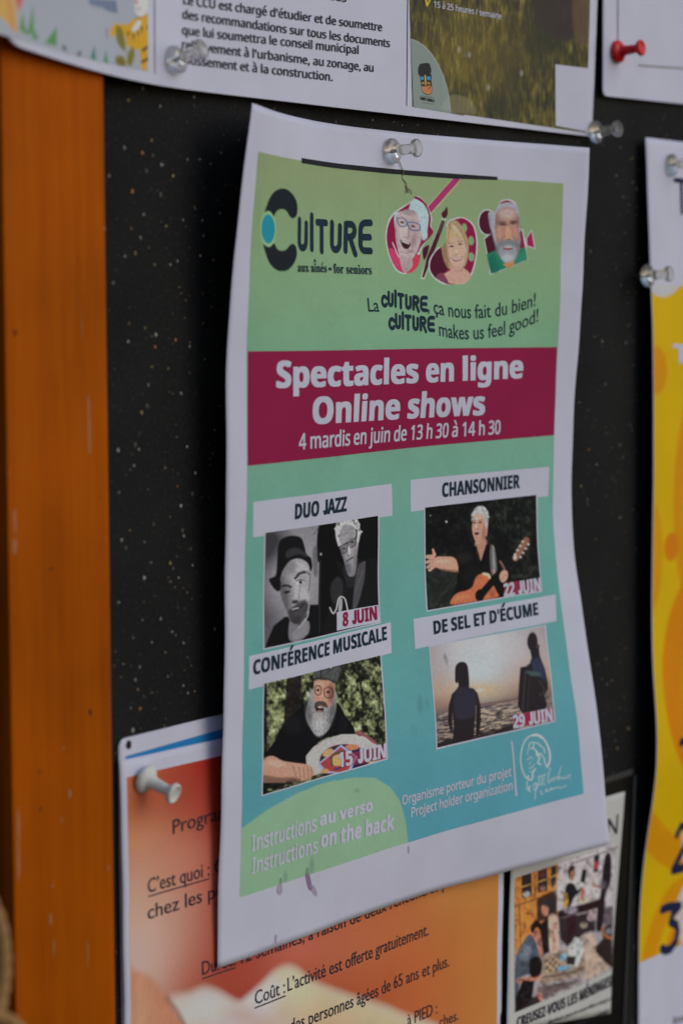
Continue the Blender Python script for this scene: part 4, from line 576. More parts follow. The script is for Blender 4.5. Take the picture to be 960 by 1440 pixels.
    p.ell(612, 486, 11, 7, (30, 28, 30), 0, 4, .8); p.ell(666, 446, 11, 7, (30, 28, 30), 0, 4, .8)
    p.line([(640, 460), (655, 500), (660, 525), (640, 528)], 6, (100, 96, 100), 5, .9); p.ell(650, 500, 9, 28, (205, 202, 205), -10, 8, .8)
    p.line([(632, 565), (655, 550), (675, 540)], 8, (52, 48, 52), 5); p.line([(640, 590), (660, 585)], 6, (110, 106, 110), 6, .8, sm=False)
    for a, b in [((610, 380), (670, 362)), ((606, 400), (665, 385)), ((690, 470), (684, 540)), ((600, 520), (622, 560))]: p.line([a, b], 4, (120, 116, 120), 6, .6, sm=False)
    p.ell(640, 610, 26, 46, (86, 83, 88), -20, 26, .75, mask=m); p.ell(600, 520, 14, 50, (90, 87, 92), -14, 20, .7, mask=m); p.ell(690, 560, 12, 60, (104, 100, 104), 6, 18, .7, mask=m)
    for i in range(12): p.line([(560 + i * 13, 345 - 18 * math.sin(i / 11 * 3.14)), (566 + i * 12, 312 - 8 * math.sin(i / 11 * 3.14) + (i % 3) * 8)], 4, (84, 82, 86) if i % 2 else (220, 217, 220), 5, .7, sm=False)
    p.poly([(668, 655), (685, 590), (700, 545), (690, 640)], (120, 116, 120), 5)
    p.poly([(690, 690), (705, 600), (735, 568), (755, 575), (745, 700), (700, 850), (675, 855), (680, 760)], (78, 76, 82), 7); p.line([(690, 760), (740, 620)], 3, (110, 108, 112), 5, .6, sm=False)
    p.poly([(530, 720), (570, 660), (610, 690), (600, 790), (545, 820)], (58, 56, 60), 14, .7); p.line([(525, 850), (545, 885), (565, 860), (580, 800), (600, 782), (625, 800), (640, 865)], 7, (196, 194, 198), 5)
    p.poly([(585, 800), (605, 800), (600, 870), (580, 870)], (170, 168, 172), 6, .8)
    p.line([(462, 560), (458, 1000)], 5, (60, 58, 64), 6, .7, sm=False); p.ell(464, 520, 6, 8, (150, 148, 150), 0, 4); p.poly([(415, 500), (440, 480), (445, 640), (420, 640)], (88, 85, 90), 14, .7); p.line([(420, 400), (455, 345)], 4, (60, 58, 62), 5, .8, sm=False)
    p.C *= (1 + .16 * (fbm(p.X / 10, p.Y / 10, 3, 5) - .5) * 2)[:, None]
def art_chanson(p):
    n = fbm(p.X / 60, p.Y / 45, 4, 3); n2 = fbm(p.X / 14, p.Y / 20, 3, 8)
    p.C = ramp(n * .6 + n2 * .4, [.3, .5, .62, .75], [(12, 14, 16), (22, 26, 26), (40, 46, 40), (66, 72, 58)])
    p.poly([(150, 290), (400, 270), (380, 480), (160, 560)], (12, 13, 15), 60, .6); p.poly([(170, 640), (330, 660), (310, 820), (170, 870)], (58, 64, 56), 60, .35)
    for a, b in [((560, 330), (590, 430)), ((600, 300), (600, 440)), ((200, 850), (330, 660)), ((560, 640), (640, 560)), ((220, 800), (300, 740))]: p.line([a, b], 5, (70, 74, 66), 8, .5, sm=False)
    p.ell(268, 376, 5, 5, (190, 190, 180), 0, 3); p.ell(180, 340, 4, 5, (120, 120, 115), 0, 3)
    # shirt
    m = p.poly([(300, 570), (350, 535), (420, 510), (440, 500), (490, 500), (550, 540), (590, 600), (600, 660), (600, 740), (590, 800), (300, 845), (320, 740), (325, 665), (296, 650)], (22, 20, 22), 6)
    p.ell(360, 580, 50, 30, (44, 41, 43), -10, 24, .8, mask=m); p.ell(400, 680, 50, 60, (34, 32, 34), 0, 30, .7, mask=m)
    # arm and hand
    p.poly([(325, 655), (322, 600), (300, 575), (255, 572), (215, 575), (195, 600), (210, 630), (260, 645)], (196, 138, 112), 6)
    p.poly([(230, 640), (325, 650), (322, 662), (250, 652)], (140, 90, 68), 6, .7); p.ell(250, 600, 36, 12, (214, 162, 138), 0, 10, .7)
    p.poly([(196, 605), (215, 560), (200, 525), (192, 530), (196, 560), (160, 562), (154, 578), (180, 585), (156, 600), (160, 612), (184, 608), (160, 632), (170, 640), (190, 622), (170, 650), (182, 656), (220, 625)], (200, 140, 116), 4, sm=False)
    p.line([(160, 585), (200, 590)], 3, (130, 80, 66), 4, .7, sm=False); p.line([(165, 612), (200, 604)], 3, (130, 80, 66), 4, .7, sm=False)
    # neck, face, hair
    p.poly([(425, 490), (480, 470), (492, 510), (458, 600), (432, 540)], (176, 120, 98), 5)
    f = [(412, 370), (420, 335), (450, 318), (480, 335), (492, 400), (488, 450), (470, 490), (435, 498), (415, 460), (406, 415)]
    m = p.poly(f, (190, 132, 108), 5)
    p.ell(480, 440, 16, 50, (150, 100, 80), 8, 14, .7, mask=m); p.ell(440, 355, 20, 16, (226, 178, 156), 0, 12, .8, mask=m); p.ell(428, 405, 7, 22, (228, 176, 152), 0, 7, .8)
    p.poly([(406, 372), (412, 325), (435, 292), (462, 290), (490, 310), (498, 370), (494, 425), (484, 400), (470, 345), (440, 332), (420, 345)], (176, 174, 176), 6)
    p.poly([(412, 352), (430, 330), (462, 338), (480, 372), (484, 395), (470, 365), (440, 350)], (200, 148, 124), 5, .8)
    for i in range(9): p.line([(414 + i * 9, 322 - 3 * i + (i - 4) ** 2), (432 + i * 7, 300 + abs(i - 4) * 3)], 3, (112, 110, 114) if i % 2 else (206, 204, 206), 4, .7, sm=False)
    p.line([(430, 318), (450, 300)], 4, (210, 208, 210), 5, .8, sm=False); p.line([(480, 330), (490, 380)], 5, (120, 118, 120), 5, .8, sm=False); p.line([(462, 296), (470, 320)], 5, (110, 108, 110), 5, .6, sm=False)
    H2 = np.random.default_rng(5)
    for a_ in np.linspace(3.0, 6.4, 20): p.ell(454 + 44 * H2.uniform(.85, 1.08) * math.cos(a_), 352 + 58 * H2.uniform(.85, 1.08) * math.sin(a_), H2.uniform(4, 8), H2.uniform(4, 8), (int(H2.choice([90, 190, 205, 150])),) * 3, 0, 5, .8)
    p.ell(420, 382, 8, 5, (70, 44, 38), 0, 4); p.ell(452, 380, 9, 5, (70, 44, 38), 0, 4); p.line([(412, 370), (428, 368)], 4, (96, 70, 60), 4, .8, sm=False); p.line([(442, 367), (464, 366)], 4, (96, 70, 60), 4, .8, sm=False)
    p.ell(430, 418, 9, 4, (140, 84, 70), 0, 4, .7); p.ell(433, 441, 13, 9, (70, 24, 26), -8, 4); p.line([(423, 434), (444, 432)], 3, (226, 214, 208), 3, sm=False); p.line([(420, 465), (450, 470)], 4, (160, 106, 88), 6, .6, sm=False)
    p.poly([(486, 410), (496, 420), (492, 455), (484, 450)], (186, 128, 108), 4)
    p.poly([(432, 540), (415, 520), (432, 510), (458, 600), (490, 500), (505, 530), (470, 620), (455, 625)], (14, 13, 15), 4, sm=False)
    p.poly([(512, 515), (540, 530), (548, 660), (515, 670)], (96, 92, 94), 4); p.poly([(524, 522), (534, 526), (540, 650), (526, 655)], (150, 148, 150), 4, .7)
    # guitar
    g = [(292, 842), (300, 800), (330, 775), (380, 762), (410, 740), (430, 690), (470, 665), (505, 675), (520, 720), (545, 770), (548, 800), (420, 825)]
    p.poly(g, (196, 96, 44), 5); p.poly([(470, 664), (505, 672), (522, 722), (512, 720), (495, 685), (470, 676)], (220, 180, 140), 4)
    p.ell(350, 800, 44, 16, (214, 118, 60), -10, 14, .7); p.ell(450, 790, 26, 34, (18, 14, 14), 10, 5); p.ell(520, 780, 16, 24, (160, 72, 32), 0, 10, .7)
    p.line([(446, 800), (540, 690), (640, 590)], 40, (22, 20, 22), 5, sm=False); p.line([(590, 640), (640, 580)], 36, (30, 27, 28), 4, sm=False)
    p.line([(655, 580), (690, 520), (718, 480)], 36, (148, 92, 62), 5); p.poly([(640, 575), (655, 560), (664, 580), (650, 592)], (190, 180, 165), 4, sm=False)
    for t in np.linspace(0, 1, 4): 
        x, y = 668 + t * 46, 566 - t * 72; p.ell(x - 16, y - 6, 7, 6, (200, 190, 175), 0, 3); p.ell(x + 16, y + 8, 7, 6, (190, 178, 165), 0, 3)
    p.poly([(562, 680), (580, 650), (606, 655), (608, 690), (585, 718), (568, 708)], (198, 140, 116), 5); p.line([(572, 700), (600, 672)], 3, (130, 84, 66), 4, .7, sm=False); p.line([(568, 600), (590, 640)], 12, (150, 110, 92), 5, .7, sm=False)
    p.ell(530, 655, 9, 12, (170, 120, 110), 0, 5)
    p.poly([(592, 720), (790, 692), (800, 762), (585, 795)], (150, 22, 66), 3, .95, sm=False)
    p.poly([(680, 700), (800, 685), (800, 700), (690, 715)], (20, 18, 20), 6, .8, sm=False)
    mute(p, .18); p.C *= (1 + .2 * (fbm(p.X / 7, p.Y / 7, 3, 5) - .5) * 2)[:, None]
def art_conf(p):
    n = fbm(p.X / 44, p.Y / 52, 4, 21); n2 = fbm(p.X / 17, p.Y / 19, 3, 4)
    p.C = ramp(n * .62 + n2 * .38, [.32, .44, .54, .66, .78], [(20, 22, 18), (48, 54, 34), (104, 112, 66), (148, 156, 96), (196, 200, 160)])
    p.poly([(262, 370), (350, 340), (340, 560), (240, 680), (250, 520)], (40, 30, 30), 10, .95, sm=False); p.poly([(125, 400), (150, 390), (150, 1080), (125, 1080)], (24, 26, 24), 8, .9, sm=False)
    p.line([(690, 250), (715, 400), (735, 530)], 12, (36, 30, 28), 6, .9); p.line([(205, 380), (250, 460)], 8, (30, 28, 24), 6, .9, sm=False); p.line([(600, 300), (660, 360)], 7, (44, 42, 30), 6, .8, sm=False)
    p.poly([(590, 250), (640, 240), (600, 420), (560, 420)], (50, 50, 34), 14, .6)
    m = p.poly([(140, 850), (190, 750), (240, 650), (330, 560), (390, 510), (560, 510), (620, 590), (680, 700), (520, 730), (440, 780), (385, 850), (385, 895), (260, 880)], (22, 22, 30), 6)
    p.ell(300, 650, 60, 60, (38, 38, 48), -30, 40, .7, mask=m); p.ell(610, 650, 26, 50, (34, 34, 42), 0, 24, .7, mask=m)
    # beard, face
    p.poly([(392, 520), (425, 430), (560, 440), (568, 540), (545, 630), (510, 700), (455, 722), (410, 670), (382, 600)], (140, 138, 140), 8)
    p.ell(400, 580, 22, 70, (92, 90, 92), -8, 24, .7); p.ell(545, 570, 20, 70, (88, 86, 88), 8, 24, .7); p.ell(465, 650, 34, 60, (176, 174, 176), 0, 34, .7)
    p.C = p.C * (1 + .8 * (fbm(p.X / 7, p.Y / 16, 3, 31) - .5) * np.clip(.5 - p.sdf([(392, 520), (425, 440), (560, 440), (568, 540), (545, 630), (510, 700), (455, 722), (410, 670), (382, 600)]) / 8, 0, 1))[:, None]
    m = p.poly([(428, 410), (440, 378), (550, 390), (562, 430), (552, 510), (520, 545), (455, 540), (432, 500)], (186, 128, 104), 6)
    p.ell(540, 460, 22, 60, (120, 78, 62), 0, 22, .8, mask=m); p.ell(470, 405, 26, 14, (210, 156, 130), 0, 12, .7, mask=m); p.ell(480, 470, 13, 32, (204, 142, 118), 0, 10, .8)
    p.line([(436, 425), (450, 412), (475, 425), (474, 462), (450, 470), (436, 450), (436, 425)], 5, (48, 38, 38), 4); p.line([(496, 435), (520, 422), (548, 440), (545, 480), (515, 488), (498, 470), (496, 435)], 5, (48, 38, 38), 4)
    p.ell(456, 440, 11, 7, (56, 34, 30), 0, 4); p.ell(520, 452, 12, 7, (56, 34, 30), 0, 4); p.line([(445, 412), (474, 412)], 5, (96, 84, 80), 5, .8, sm=False)
    p.poly([(436, 524), (460, 508), (500, 512), (520, 545), (500, 545), (470, 534), (440, 552)], (78, 70, 70), 6, .95); p.ell(468, 558, 26, 20, (64, 20, 22), 8, 5); p.ell(468, 572, 18, 8, (150, 90, 84), 0, 6); p.ell(470, 546, 14, 4, (214, 190, 180), 6, 3); p.ell(468, 590, 22, 24, (150, 136, 130), 0, 12, .5)
    # cap
    m = p.poly([(428, 380), (436, 320), (480, 285), (540, 272), (592, 285), (590, 340), (565, 400), (520, 378), (470, 372), (440, 382)], (84, 86, 86), 5)
    p.C = p.C * (1 + (.9 * (fbm(p.X / 12, p.Y / 12, 2, 44) - .5)) * m)[:, None]
    p.line([(472, 300), (472, 372)], 9, (40, 40, 42), 5, .8, sm=False); p.ell(536, 298, 17, 17, (56, 58, 60), 0, 5); p.ell(536, 298, 9, 9, (150, 150, 150), 0, 4); p.line([(436, 372), (490, 364), (565, 392)], 6, (48, 46, 48), 4)
    # drum
    p.poly([(384, 845), (430, 790), (500, 745), (600, 712), (700, 710), (790, 745), (850, 790), (885, 860), (560, 925), (432, 965), (385, 890)], (170, 166, 162), 5, sm=False)
    m = p.ell(615, 872, 148, 100, (96, 40, 44), -4, 5)
    p.ell(615, 872, 134, 88, (40, 44, 92), -4, 5); p.poly([(455, 895), (600, 775), (700, 850), (640, 960), (500, 950)], (150, 150, 205), 5, sm=False); p.poly([(472, 893), (598, 790), (682, 850), (630, 950), (510, 938)], (176, 44, 50), 5, sm=False)
    p.ell(520, 825, 36, 20, (206, 140, 70), -30, 5); p.ell(580, 872, 42, 34, (196, 152, 56), -20, 5); p.line([(545, 905), (548, 840), (620, 815)], 10, (34, 96, 66), 5); p.ell(665, 790, 40, 18, (200, 110, 60), 0, 5); p.ell(500, 938, 26, 14, (200, 132, 60), 0, 5); p.line([(560, 930), (620, 905)], 10, (40, 60, 120), 4, sm=False); p.ell(735, 815, 30, 16, (40, 90, 140), 20, 5)
    p.poly([(690, 700), (715, 690), (800, 745), (830, 775), (790, 762), (740, 725), (705, 722)], (150, 76, 76), 5)
    # forearm and fist
    p.poly([(128, 870), (180, 842), (240, 872), (330, 888), (400, 900), (430, 935), (430, 965), (350, 1000), (300, 985), (200, 1010), (128, 1000)], (186, 132, 106), 6)
    p.poly([(130, 960), (220, 975), (310, 975), (350, 1000), (200, 1012), (130, 1002)], (120, 80, 64), 12, .8); p.ell(200, 890, 55, 20, (208, 160, 134), 8, 14, .7)
    for x in (340, 366, 392, 414): p.line([(x, 912), (x + 8, 985)], 4, (112, 72, 58), 5, .7, sm=False)
    p.line([(300, 900), (325, 975)], 5, (130, 86, 68), 7, .7, sm=False)
    p.poly([(130, 1005), (250, 1008), (300, 1000), (150, 1075), (125, 1075)], (26, 28, 26), 6, .95, sm=False); p.ell(165, 1050, 14, 8, (130, 140, 70), 0, 5, .8)
    p.poly([(595, 835), (790, 800), (887, 775), (890, 858), (600, 915)], (150, 22, 66), 4, .7, sm=False); p.poly([(700, 815), (886, 778), (890, 856), (700, 893)], (146, 22, 64), 4, .9, sm=False)
    mute(p, .22); p.C *= (1 + .2 * (fbm(p.X / 7, p.Y / 7, 3, 5) - .5) * 2)[:, None]
def art_sea(p):
    hx = p.Y + (p.X - 130) * .17      # horizon tilt removed
    p.C = ramp(hx, [280, 420, 540, 600, 640, 650, 700, 760, 830], [(150, 138, 142), (166, 150, 148), (176, 146, 124), (150, 118, 102), (118, 96, 90), (112, 100, 100), (104, 95, 94), (82, 76, 76), (40, 34, 34)])
    g = np.exp(-(((p.X - 380) / 130.)**2 + ((p.Y - 400) / 150.)**2)); g2 = np.exp(-(((p.X - 400) / 240.)**2 + ((p.Y - 280) / 160.)**2)); g3 = np.exp(-(((p.X - 385) / 120.)**2 + ((p.Y - 520) / 40.)**2))
    sk = (hx < 632)
    p.mix(np.clip(g2 * 1.0, 0, 1) * sk, (196, 190, 200)); p.mix(np.clip(g * 1.1, 0, 1) * sk, (186, 192, 214)); p.mix(np.clip(g3, 0, 1) * .8 * sk, (206, 166, 120)); p.ell(385, 520, 18, 9, (236, 214, 180), 0, 12, .9)
    w = fbm(p.X / 30, (p.Y + .17 * p.X) / 5, 3, 3); wm = (hx > 650) * (hx < 800)
    p.mix(np.clip((w - .47) * 6, 0, 1) * wm * np.clip(1.1 - abs(p.X - 400) / 400, .2, 1), (190, 168, 146)); p.mix(np.clip((.44 - w) * 6, 0, 1) * wm, (58, 52, 54))
    p.line([(130, 640), (215, 622)], 4, (110, 106, 108), 4, .8, sm=False)
    p.poly([(160, 800), (230, 770), (240, 800), (165, 825)], (36, 32, 32), 6, .9); p.poly([(380, 740), (560, 700), (560, 730), (380, 770)], (34, 30, 30), 8, .9, sm=False)
    # left figure
    D = (36, 30, 34)
    p.poly([(252, 420), (262, 385), (288, 372), (315, 385), (325, 430), (328, 500), (322, 510), (310, 505), (275, 505), (268, 480), (255, 470)], D, 5)
    m = p.poly([(275, 490), (315, 490), (322, 506), (350, 510), (370, 535), (385, 600), (388, 690), (378, 760), (362, 765), (362, 700), (358, 660), (352, 775), (240, 800), (248, 700), (240, 660), (240, 745), (228, 730), (215, 680), (218, 600), (235, 540), (262, 512)], D, 5, sm=False)
    p.poly([(255, 520), (350, 515), (362, 620), (340, 660), (255, 660)], (48, 48, 62), 14, .7, mask=m); p.line([(362, 600), (360, 670)], 5, (120, 96, 86), 4, .8, sm=False); p.line([(240, 640), (242, 680)], 4, (120, 96, 86), 4, .7, sm=False)
    p.line([(258, 400), (256, 470), (262, 480)], 8, D, 4)
    # right figure with accordion
    p.ell(655, 268, 29, 50, D, 0, 5); p.poly([(640, 300), (672, 300), (690, 290), (695, 340), (720, 410), (735, 480), (735, 515), (715, 545), (732, 600), (720, 615), (600, 640), (575, 600), (590, 400), (620, 395), (640, 380), (650, 350)], D, 5, sm=False)
    p.poly([(650, 375), (685, 350), (715, 400), (722, 480), (705, 460), (670, 440)], (48, 54, 76), 8, .9); p.poly([(620, 420), (680, 425), (700, 440), (650, 445)], (66, 84, 84), 8, .9); p.line([(618, 420), (600, 620)], 5, (76, 70, 70), 5, .7, sm=False); p.line([(640, 440), (625, 620)], 4, (64, 60, 60), 5, .6, sm=False); p.line([(690, 470), (715, 520), (690, 545)], 7, (80, 62, 58), 6, .6)
    p.ell(690, 290, 5, 7, D, 0, 4); p.line([(672, 240), (684, 290), (690, 340)], 6, D, 4)
    p.poly([(560, 645), (765, 612), (771, 678), (553, 715)], (150, 24, 68), 3, .95, sm=False)
    p.ell(207, 360, 8, 30, (110, 112, 130), -12, 8, .6); p.ell(200, 345, 4, 14, (100, 100, 118), 10, 5, .5)
    p.C *= (1 + .10 * (fbm(p.X / 8, p.Y / 8, 3, 5) - .5) * 2)[:, None]
def art_emblem(p):
    bgpanel(p); w = (190, 205, 212)
    for i in range(40):
        pass
    k = [(375, 100), (430, 118), (480, 170), (520, 250), (538, 340), (530, 420), (505, 470)]
    p.line([(270, 590), (225, 500), (203, 400), (208, 300), (240, 190), (300, 125), (375, 104)], 13, w, 6); p.line(k, 18, w, 6); p.line([(340, 112), (400, 110), (450, 140)], 24, w, 6)
    for pts, ww in [([(300, 260), (305, 205), (345, 190), (350, 240), (320, 265)], 12), ([(345, 195), (400, 200), (440, 235)], 12), ([(345, 250), (385, 290), (390, 340), (430, 320)], 16), ([(430, 230), (470, 260), (480, 310)], 12), ([(395, 300), (420, 360), (405, 420), (435, 440)], 18), ([(440, 320), (470, 370), (490, 440), (510, 470)], 14), ([(285, 270), (285, 330)], 8), ([(280, 385), (300, 372), (330, 350)], 10), ([(335, 385), (355, 370)], 8), ([(300, 440), (325, 410)], 8), ([(300, 480), (330, 478), (365, 440)], 10), ([(375, 490), (345, 540), (345, 590), (320, 615), (285, 590), (300, 570)], 18), ([(310, 520), (360, 520)], 7)]:
        p.line(pts, ww, w, 7, .85)
    # handwritten line
    for pts, ww in [([(285, 620), (280, 700), (305, 735), (310, 680), (300, 720), (325, 750)], 9), ([(345, 690), (375, 650), (400, 665), (395, 710), (355, 720)], 8), ([(385, 650), (378, 760), (372, 830)], 9), ([(420, 570), (415, 670), (435, 660)], 8), ([(450, 560), (445, 665), (460, 655)], 7), ([(475, 560), (470, 660), (495, 665)], 7), ([(390, 590), (500, 545)], 6), ([(545, 480), (520, 560), (518, 640), (545, 630), (545, 600)], 8), ([(560, 600), (575, 590), (575, 620), (560, 620)], 6), ([(590, 620), (592, 590), (610, 585), (612, 610)], 6), ([(660, 465), (635, 560), (628, 610), (645, 580), (655, 605)], 8), ([(665, 590), (680, 580), (675, 600), (690, 600)], 6), ([(700, 575), (700, 600), (720, 595), (722, 570), (728, 595)], 6), ([(740, 590), (745, 565), (765, 560), (755, 580)], 6), ([(770, 600), (765, 615)], 5), ([(430, 750), (450, 740), (445, 775), (470, 770)], 6), ([(490, 740), (510, 715), (500, 745), (530, 735), (560, 705), (560, 725), (580, 715), (600, 700), (615, 705), (640, 695), (660, 705), (690, 690), (725, 680)], 9)]:
        p.line(pts, ww, w, 6, .9)
def art_stain(p):
    p.C[:] = PAPER * 1.0
def art_stain1(p):
    # purple drip marks across the lower edge of the print
    art_edge = None
    p.C[:] = PAPER * .985
    for pts, w_, a in [([(394, 1240), (392, 1252), (394, 1258)], 7, .22), ([(397, 1238), (397, 1255)], 3, .18), ([(431, 1222), (434, 1238), (437, 1250)], 6, .34), ([(437, 1240), (444, 1257)], 4, .3), ([(441, 1248), (446, 1258)], 3, .35)]:
        p.line(pts, w_, (112, 84, 118), 5, a)
    # printed green above the margin
    m = np.clip(.5 + (257.3 - p.V) / .5, 0, 1); g = A((124, 168, 124))
    p.C = p.C * (1 - m[:, None]) + (g * (p.C / PAPER)) * m[:, None]
def art_stain2(p):
    p.C[:] = PAPER * .985
    p.line([(387, 1314), (388, 1327)], 5, (112, 84, 118), 6, .28, sm=False); p.ell(396, 1296, 5, 2, (150, 146, 158), 0, 4, .3)
def art_grass(p):
    x, y = p.X, p.Y
    n = fbm(x / 30, y / 70, 4, 11); b = fbm(x / 8, y / 46, 3, 14)
    p.C = ramp(n * .5 + b * .5, [.3, .43, .54, .66, .78], [(22, 24, 10), (48, 46, 13), (78, 70, 18), (106, 94, 32), (142, 130, 66)])
    for cx, cy, rx, ry, a in [(640, 200, 130, 110, .85), (500, 380, 55, 180, .7), (460, 520, 60, 110, .7), (680, 330, 60, 60, .5), (380, 540, 70, 60, .5), (640, 60, 90, 120, .8)]:
        m = np.exp(-(((x - cx) / rx)**2 + ((y - cy) / ry)**2)) * a; p.mix(m, (24, 28, 12))
    p.poly([(590, -40), (700, -40), (810, -40), (800, 180), (700, 185), (620, 110)], (42, 28, 22), 20, .9); p.poly([(805, -40), (890, -40), (885, 190), (850, 210), (805, 170)], (86, 64, 42), 14, .8); p.line([(520, 10), (525, 45)], 24, (26, 26, 22), 12, .8, sm=False)
    g2 = np.exp(-(((x - 300) / 260.)**2 + ((y - 260) / 200.)**2)) * .35; p.mix(g2, (128, 104, 36)); 
    for cx, cy in [(290, 262), (540, 350), (380, 420), (255, 240)]: p.ell(cx, cy, 8, 14, (140, 132, 120), 0, 9, .8)
    p.ell(235, 540, 90, 86, (128, 112, 52), 0, 4, .25)
    for i in range(22):
        a = 150 + i * 9; m = np.clip(1 - (((x - 235) / 90.)**2 + ((y - 545) / 88.)**2), 0, .01) * 100; p.line([(a, 545), (a + 48, 450)], 2.2, (160, 158, 132), 2, .6, sm=False, mask=m)
    p.line([(92, -6), (98, 26), (110, 2)], 7, (222, 170, 30), 3, sm=False)
def art_crest(p):
    # grey green quarter circle with the village crest
    x, y = p.X, p.Y
    art_x = 3.4286 / 12; q = Paint(x * art_x, (y + 600) * art_x, p.U, p.V); art_grass(q); p.C = q.C
    arc_ = [(60, 40), (90, 52), (200, 95), (330, 190), (440, 310), (540, 480), (620, 660), (690, 880), (730, 1080), (755, 1330)]
    m = p.poly(arc_ + [(60, 1330)], (150, 156, 150), 10, sm=False); m = p.poly([(60, 60), (88, 62), (195, 105), (320, 200), (430, 318), (530, 488), (608, 665), (678, 885), (718, 1085), (742, 1340), (60, 1340)], (126, 136, 130), 8, sm=False)
    p.C = p.C * (1 - .06 * m * (x < 600) * 1)[:, None]
    for i in range(9):
        p.line([(560 + i * 26, 1240 + i * 4), (700 + i * 18, 1040 + i * 14)], 6, (165, 170, 166), 5, .7, sm=False, mask=m)
    K = (22, 22, 22)
    for cx, cy, r_ in [(310, 560, 95), (260, 545, 50), (350, 520, 60), (300, 510, 45), (240, 600, 40), (375, 600, 50), (290, 640, 60), (250, 500, 26), (320, 490, 26), (370, 500, 26), (225, 560, 24), (230, 640, 26), (400, 560, 24)]: p.ell(cx, cy, r_, r_, K, 0, 8)
    b = [(240, 640), (412, 640), (425, 780), (440, 880), (438, 940), (410, 990), (370, 1006), (320, 990), (275, 950), (258, 880), (246, 760)]
    mb = p.poly(b, K, 8); p.poly([(246, 690), (296, 694), (300, 745), (250, 745)], (52, 130, 178), 8, sm=False); p.poly([(345, 690), (408, 690), (412, 750), (350, 745)], (52, 130, 178), 8, sm=False)
    p.poly([(268, 860), (350, 850), (425, 850), (432, 930), (400, 985), (365, 992), (320, 975), (280, 940)], (176, 112, 72), 8); p.ell(285, 800, 24, 18, (176, 112, 72), -40, 8); p.ell(380, 805, 34, 20, (176, 112, 72), 35, 8)
    p.line([(265, 830), (330, 852), (420, 800)], 12, K, 6, .9); p.line([(370, 910), (420, 850)], 12, K, 6, .9, sm=False)
    p.poly([(312, 665), (330, 665), (338, 840), (322, 840)], (214, 178, 40), 6, sm=False)
    p.line([(262, 1016), (455, 1050)], 13, (50, 54, 52), 8, .7, sm=False); p.line([(276, 1134), (455, 1160)], 9, (50, 54, 52), 6, .8, sm=False)
def art_kids(p):
    # children's drawing: grass tufts, leaves and a striped cub
    p.C = np.tile(PAPER * np.array((.74, .78, .74)), (len(p.X), 1)) * 1.0
    yl = (176, 130, 30)
    p.poly([(-60, -30), (60, -30), (85, 140), (75, 175), (40, 130), (-60, 40)], (196, 150, 60), 14, .9); p.poly([(75, -30), (115, -30), (95, 50)], (190, 80, 70), 14, .9); p.line([(40, 0), (62, 150)], 18, (190, 110, 70), 16, .6, sm=False)
    for pts in [[(95, 160), (118, 60), (125, 150)], [(140, 175), (170, 15), (175, 180)], [(110, 170), (105, 90), (150, 190)], [(165, 205), (180, 150), (200, 210)], [(235, 225), (300, 130), (300, 240)]]: p.poly(pts, (84, 132, 78), 10, sm=False)
    p.poly([(330, 235), (350, 240), (350, 268), (335, 255)], (70, 84, 78), 9); p.poly([(412, 290), (430, 262), (436, 280), (424, 294)], (70, 80, 78), 9)
    p.poly([(490, 305), (512, 235), (520, 318)], (38, 112, 96), 9, sm=False); p.poly([(565, 330), (578, 262), (590, 335)], (60, 122, 76), 9, sm=False)
    p.poly([(480, -30), (640, -10), (648, 60), (600, 52), (560, 25), (480, 5)], (96, 110, 136), 10, .85, sm=False)
    for i in range(5): p.line([(500 + i * 30, -10), (510 + i * 30, 30 + i * 6)], 5, (60, 76, 110), 6, .7, sm=False)
    body = [(610, 140), (640, 120), (700, 125), (745, 100), (770, 90), (836, 70), (840, 240), (830, 262), (790, 272), (740, 268), (700, 240), (690, 190), (640, 180), (608, 195)]
    p.poly(body, (196, 146, 22), 8); p.poly([(735, 150), (770, 110), (790, 120), (770, 160), (745, 170)], (200, 200, 196), 8); p.ell(795, 30, 45, 60, (198, 192, 190), 0, 8); p.line([(750, 85), (780, 98), (825, 80)], 4, (110, 70, 50), 4, .9)
    p.poly([(745, 0), (770, 0), (768, 20)], (190, 80, 96), 5, sm=False); p.line([(755, 35), (775, 48), (790, 38)], 4, (150, 90, 96), 4)
    for a in [((705, 165), (708, 205)), ((735, 180), (742, 225)), ((760, 165), (775, 205)), ((785, 145), (795, 190)), ((825, 140), (822, 170))]: p.poly([a[0], (a[0][0] + 14, a[0][1] + 4), a[1]], (44, 38, 24), 4, sm=False)
    p.poly([(575, 150), (592, 145), (590, 205), (578, 190)], (130, 134, 140), 7, .9); p.poly([(780, 270), (830, 262), (828, 350), (820, 395), (790, 395)], (198, 146, 24), 8, sm=False)
    p.line([(800, 280), (832, 262)], 14, (36, 36, 40), 5, sm=False); p.line([(795, 345), (832, 330)], 14, (36, 36, 40), 5, sm=False)
    for pts in [[(640, 130), (672, 150), (692, 230), (690, 275), (655, 240), (638, 190)], [(640, 300), (680, 305), (700, 355), (650, 350), (634, 330)], [(740, 255), (748, 310), (725, 362), (704, 340), (708, 290)]]: p.poly(pts, (118, 108, 34), 7); 
    p.line([(690, 270), (698, 360)], 4, (160, 150, 90), 4, sm=False)
    for i in range(5): p.line([(646, 155 + i * 16), (680, 170 + i * 18)], 3, (90, 84, 26), 4, .6, sm=False); p.line([(645, 312 + i * 8), (690, 330 + i * 4)], 3, (90, 84, 26), 4, .6, sm=False)
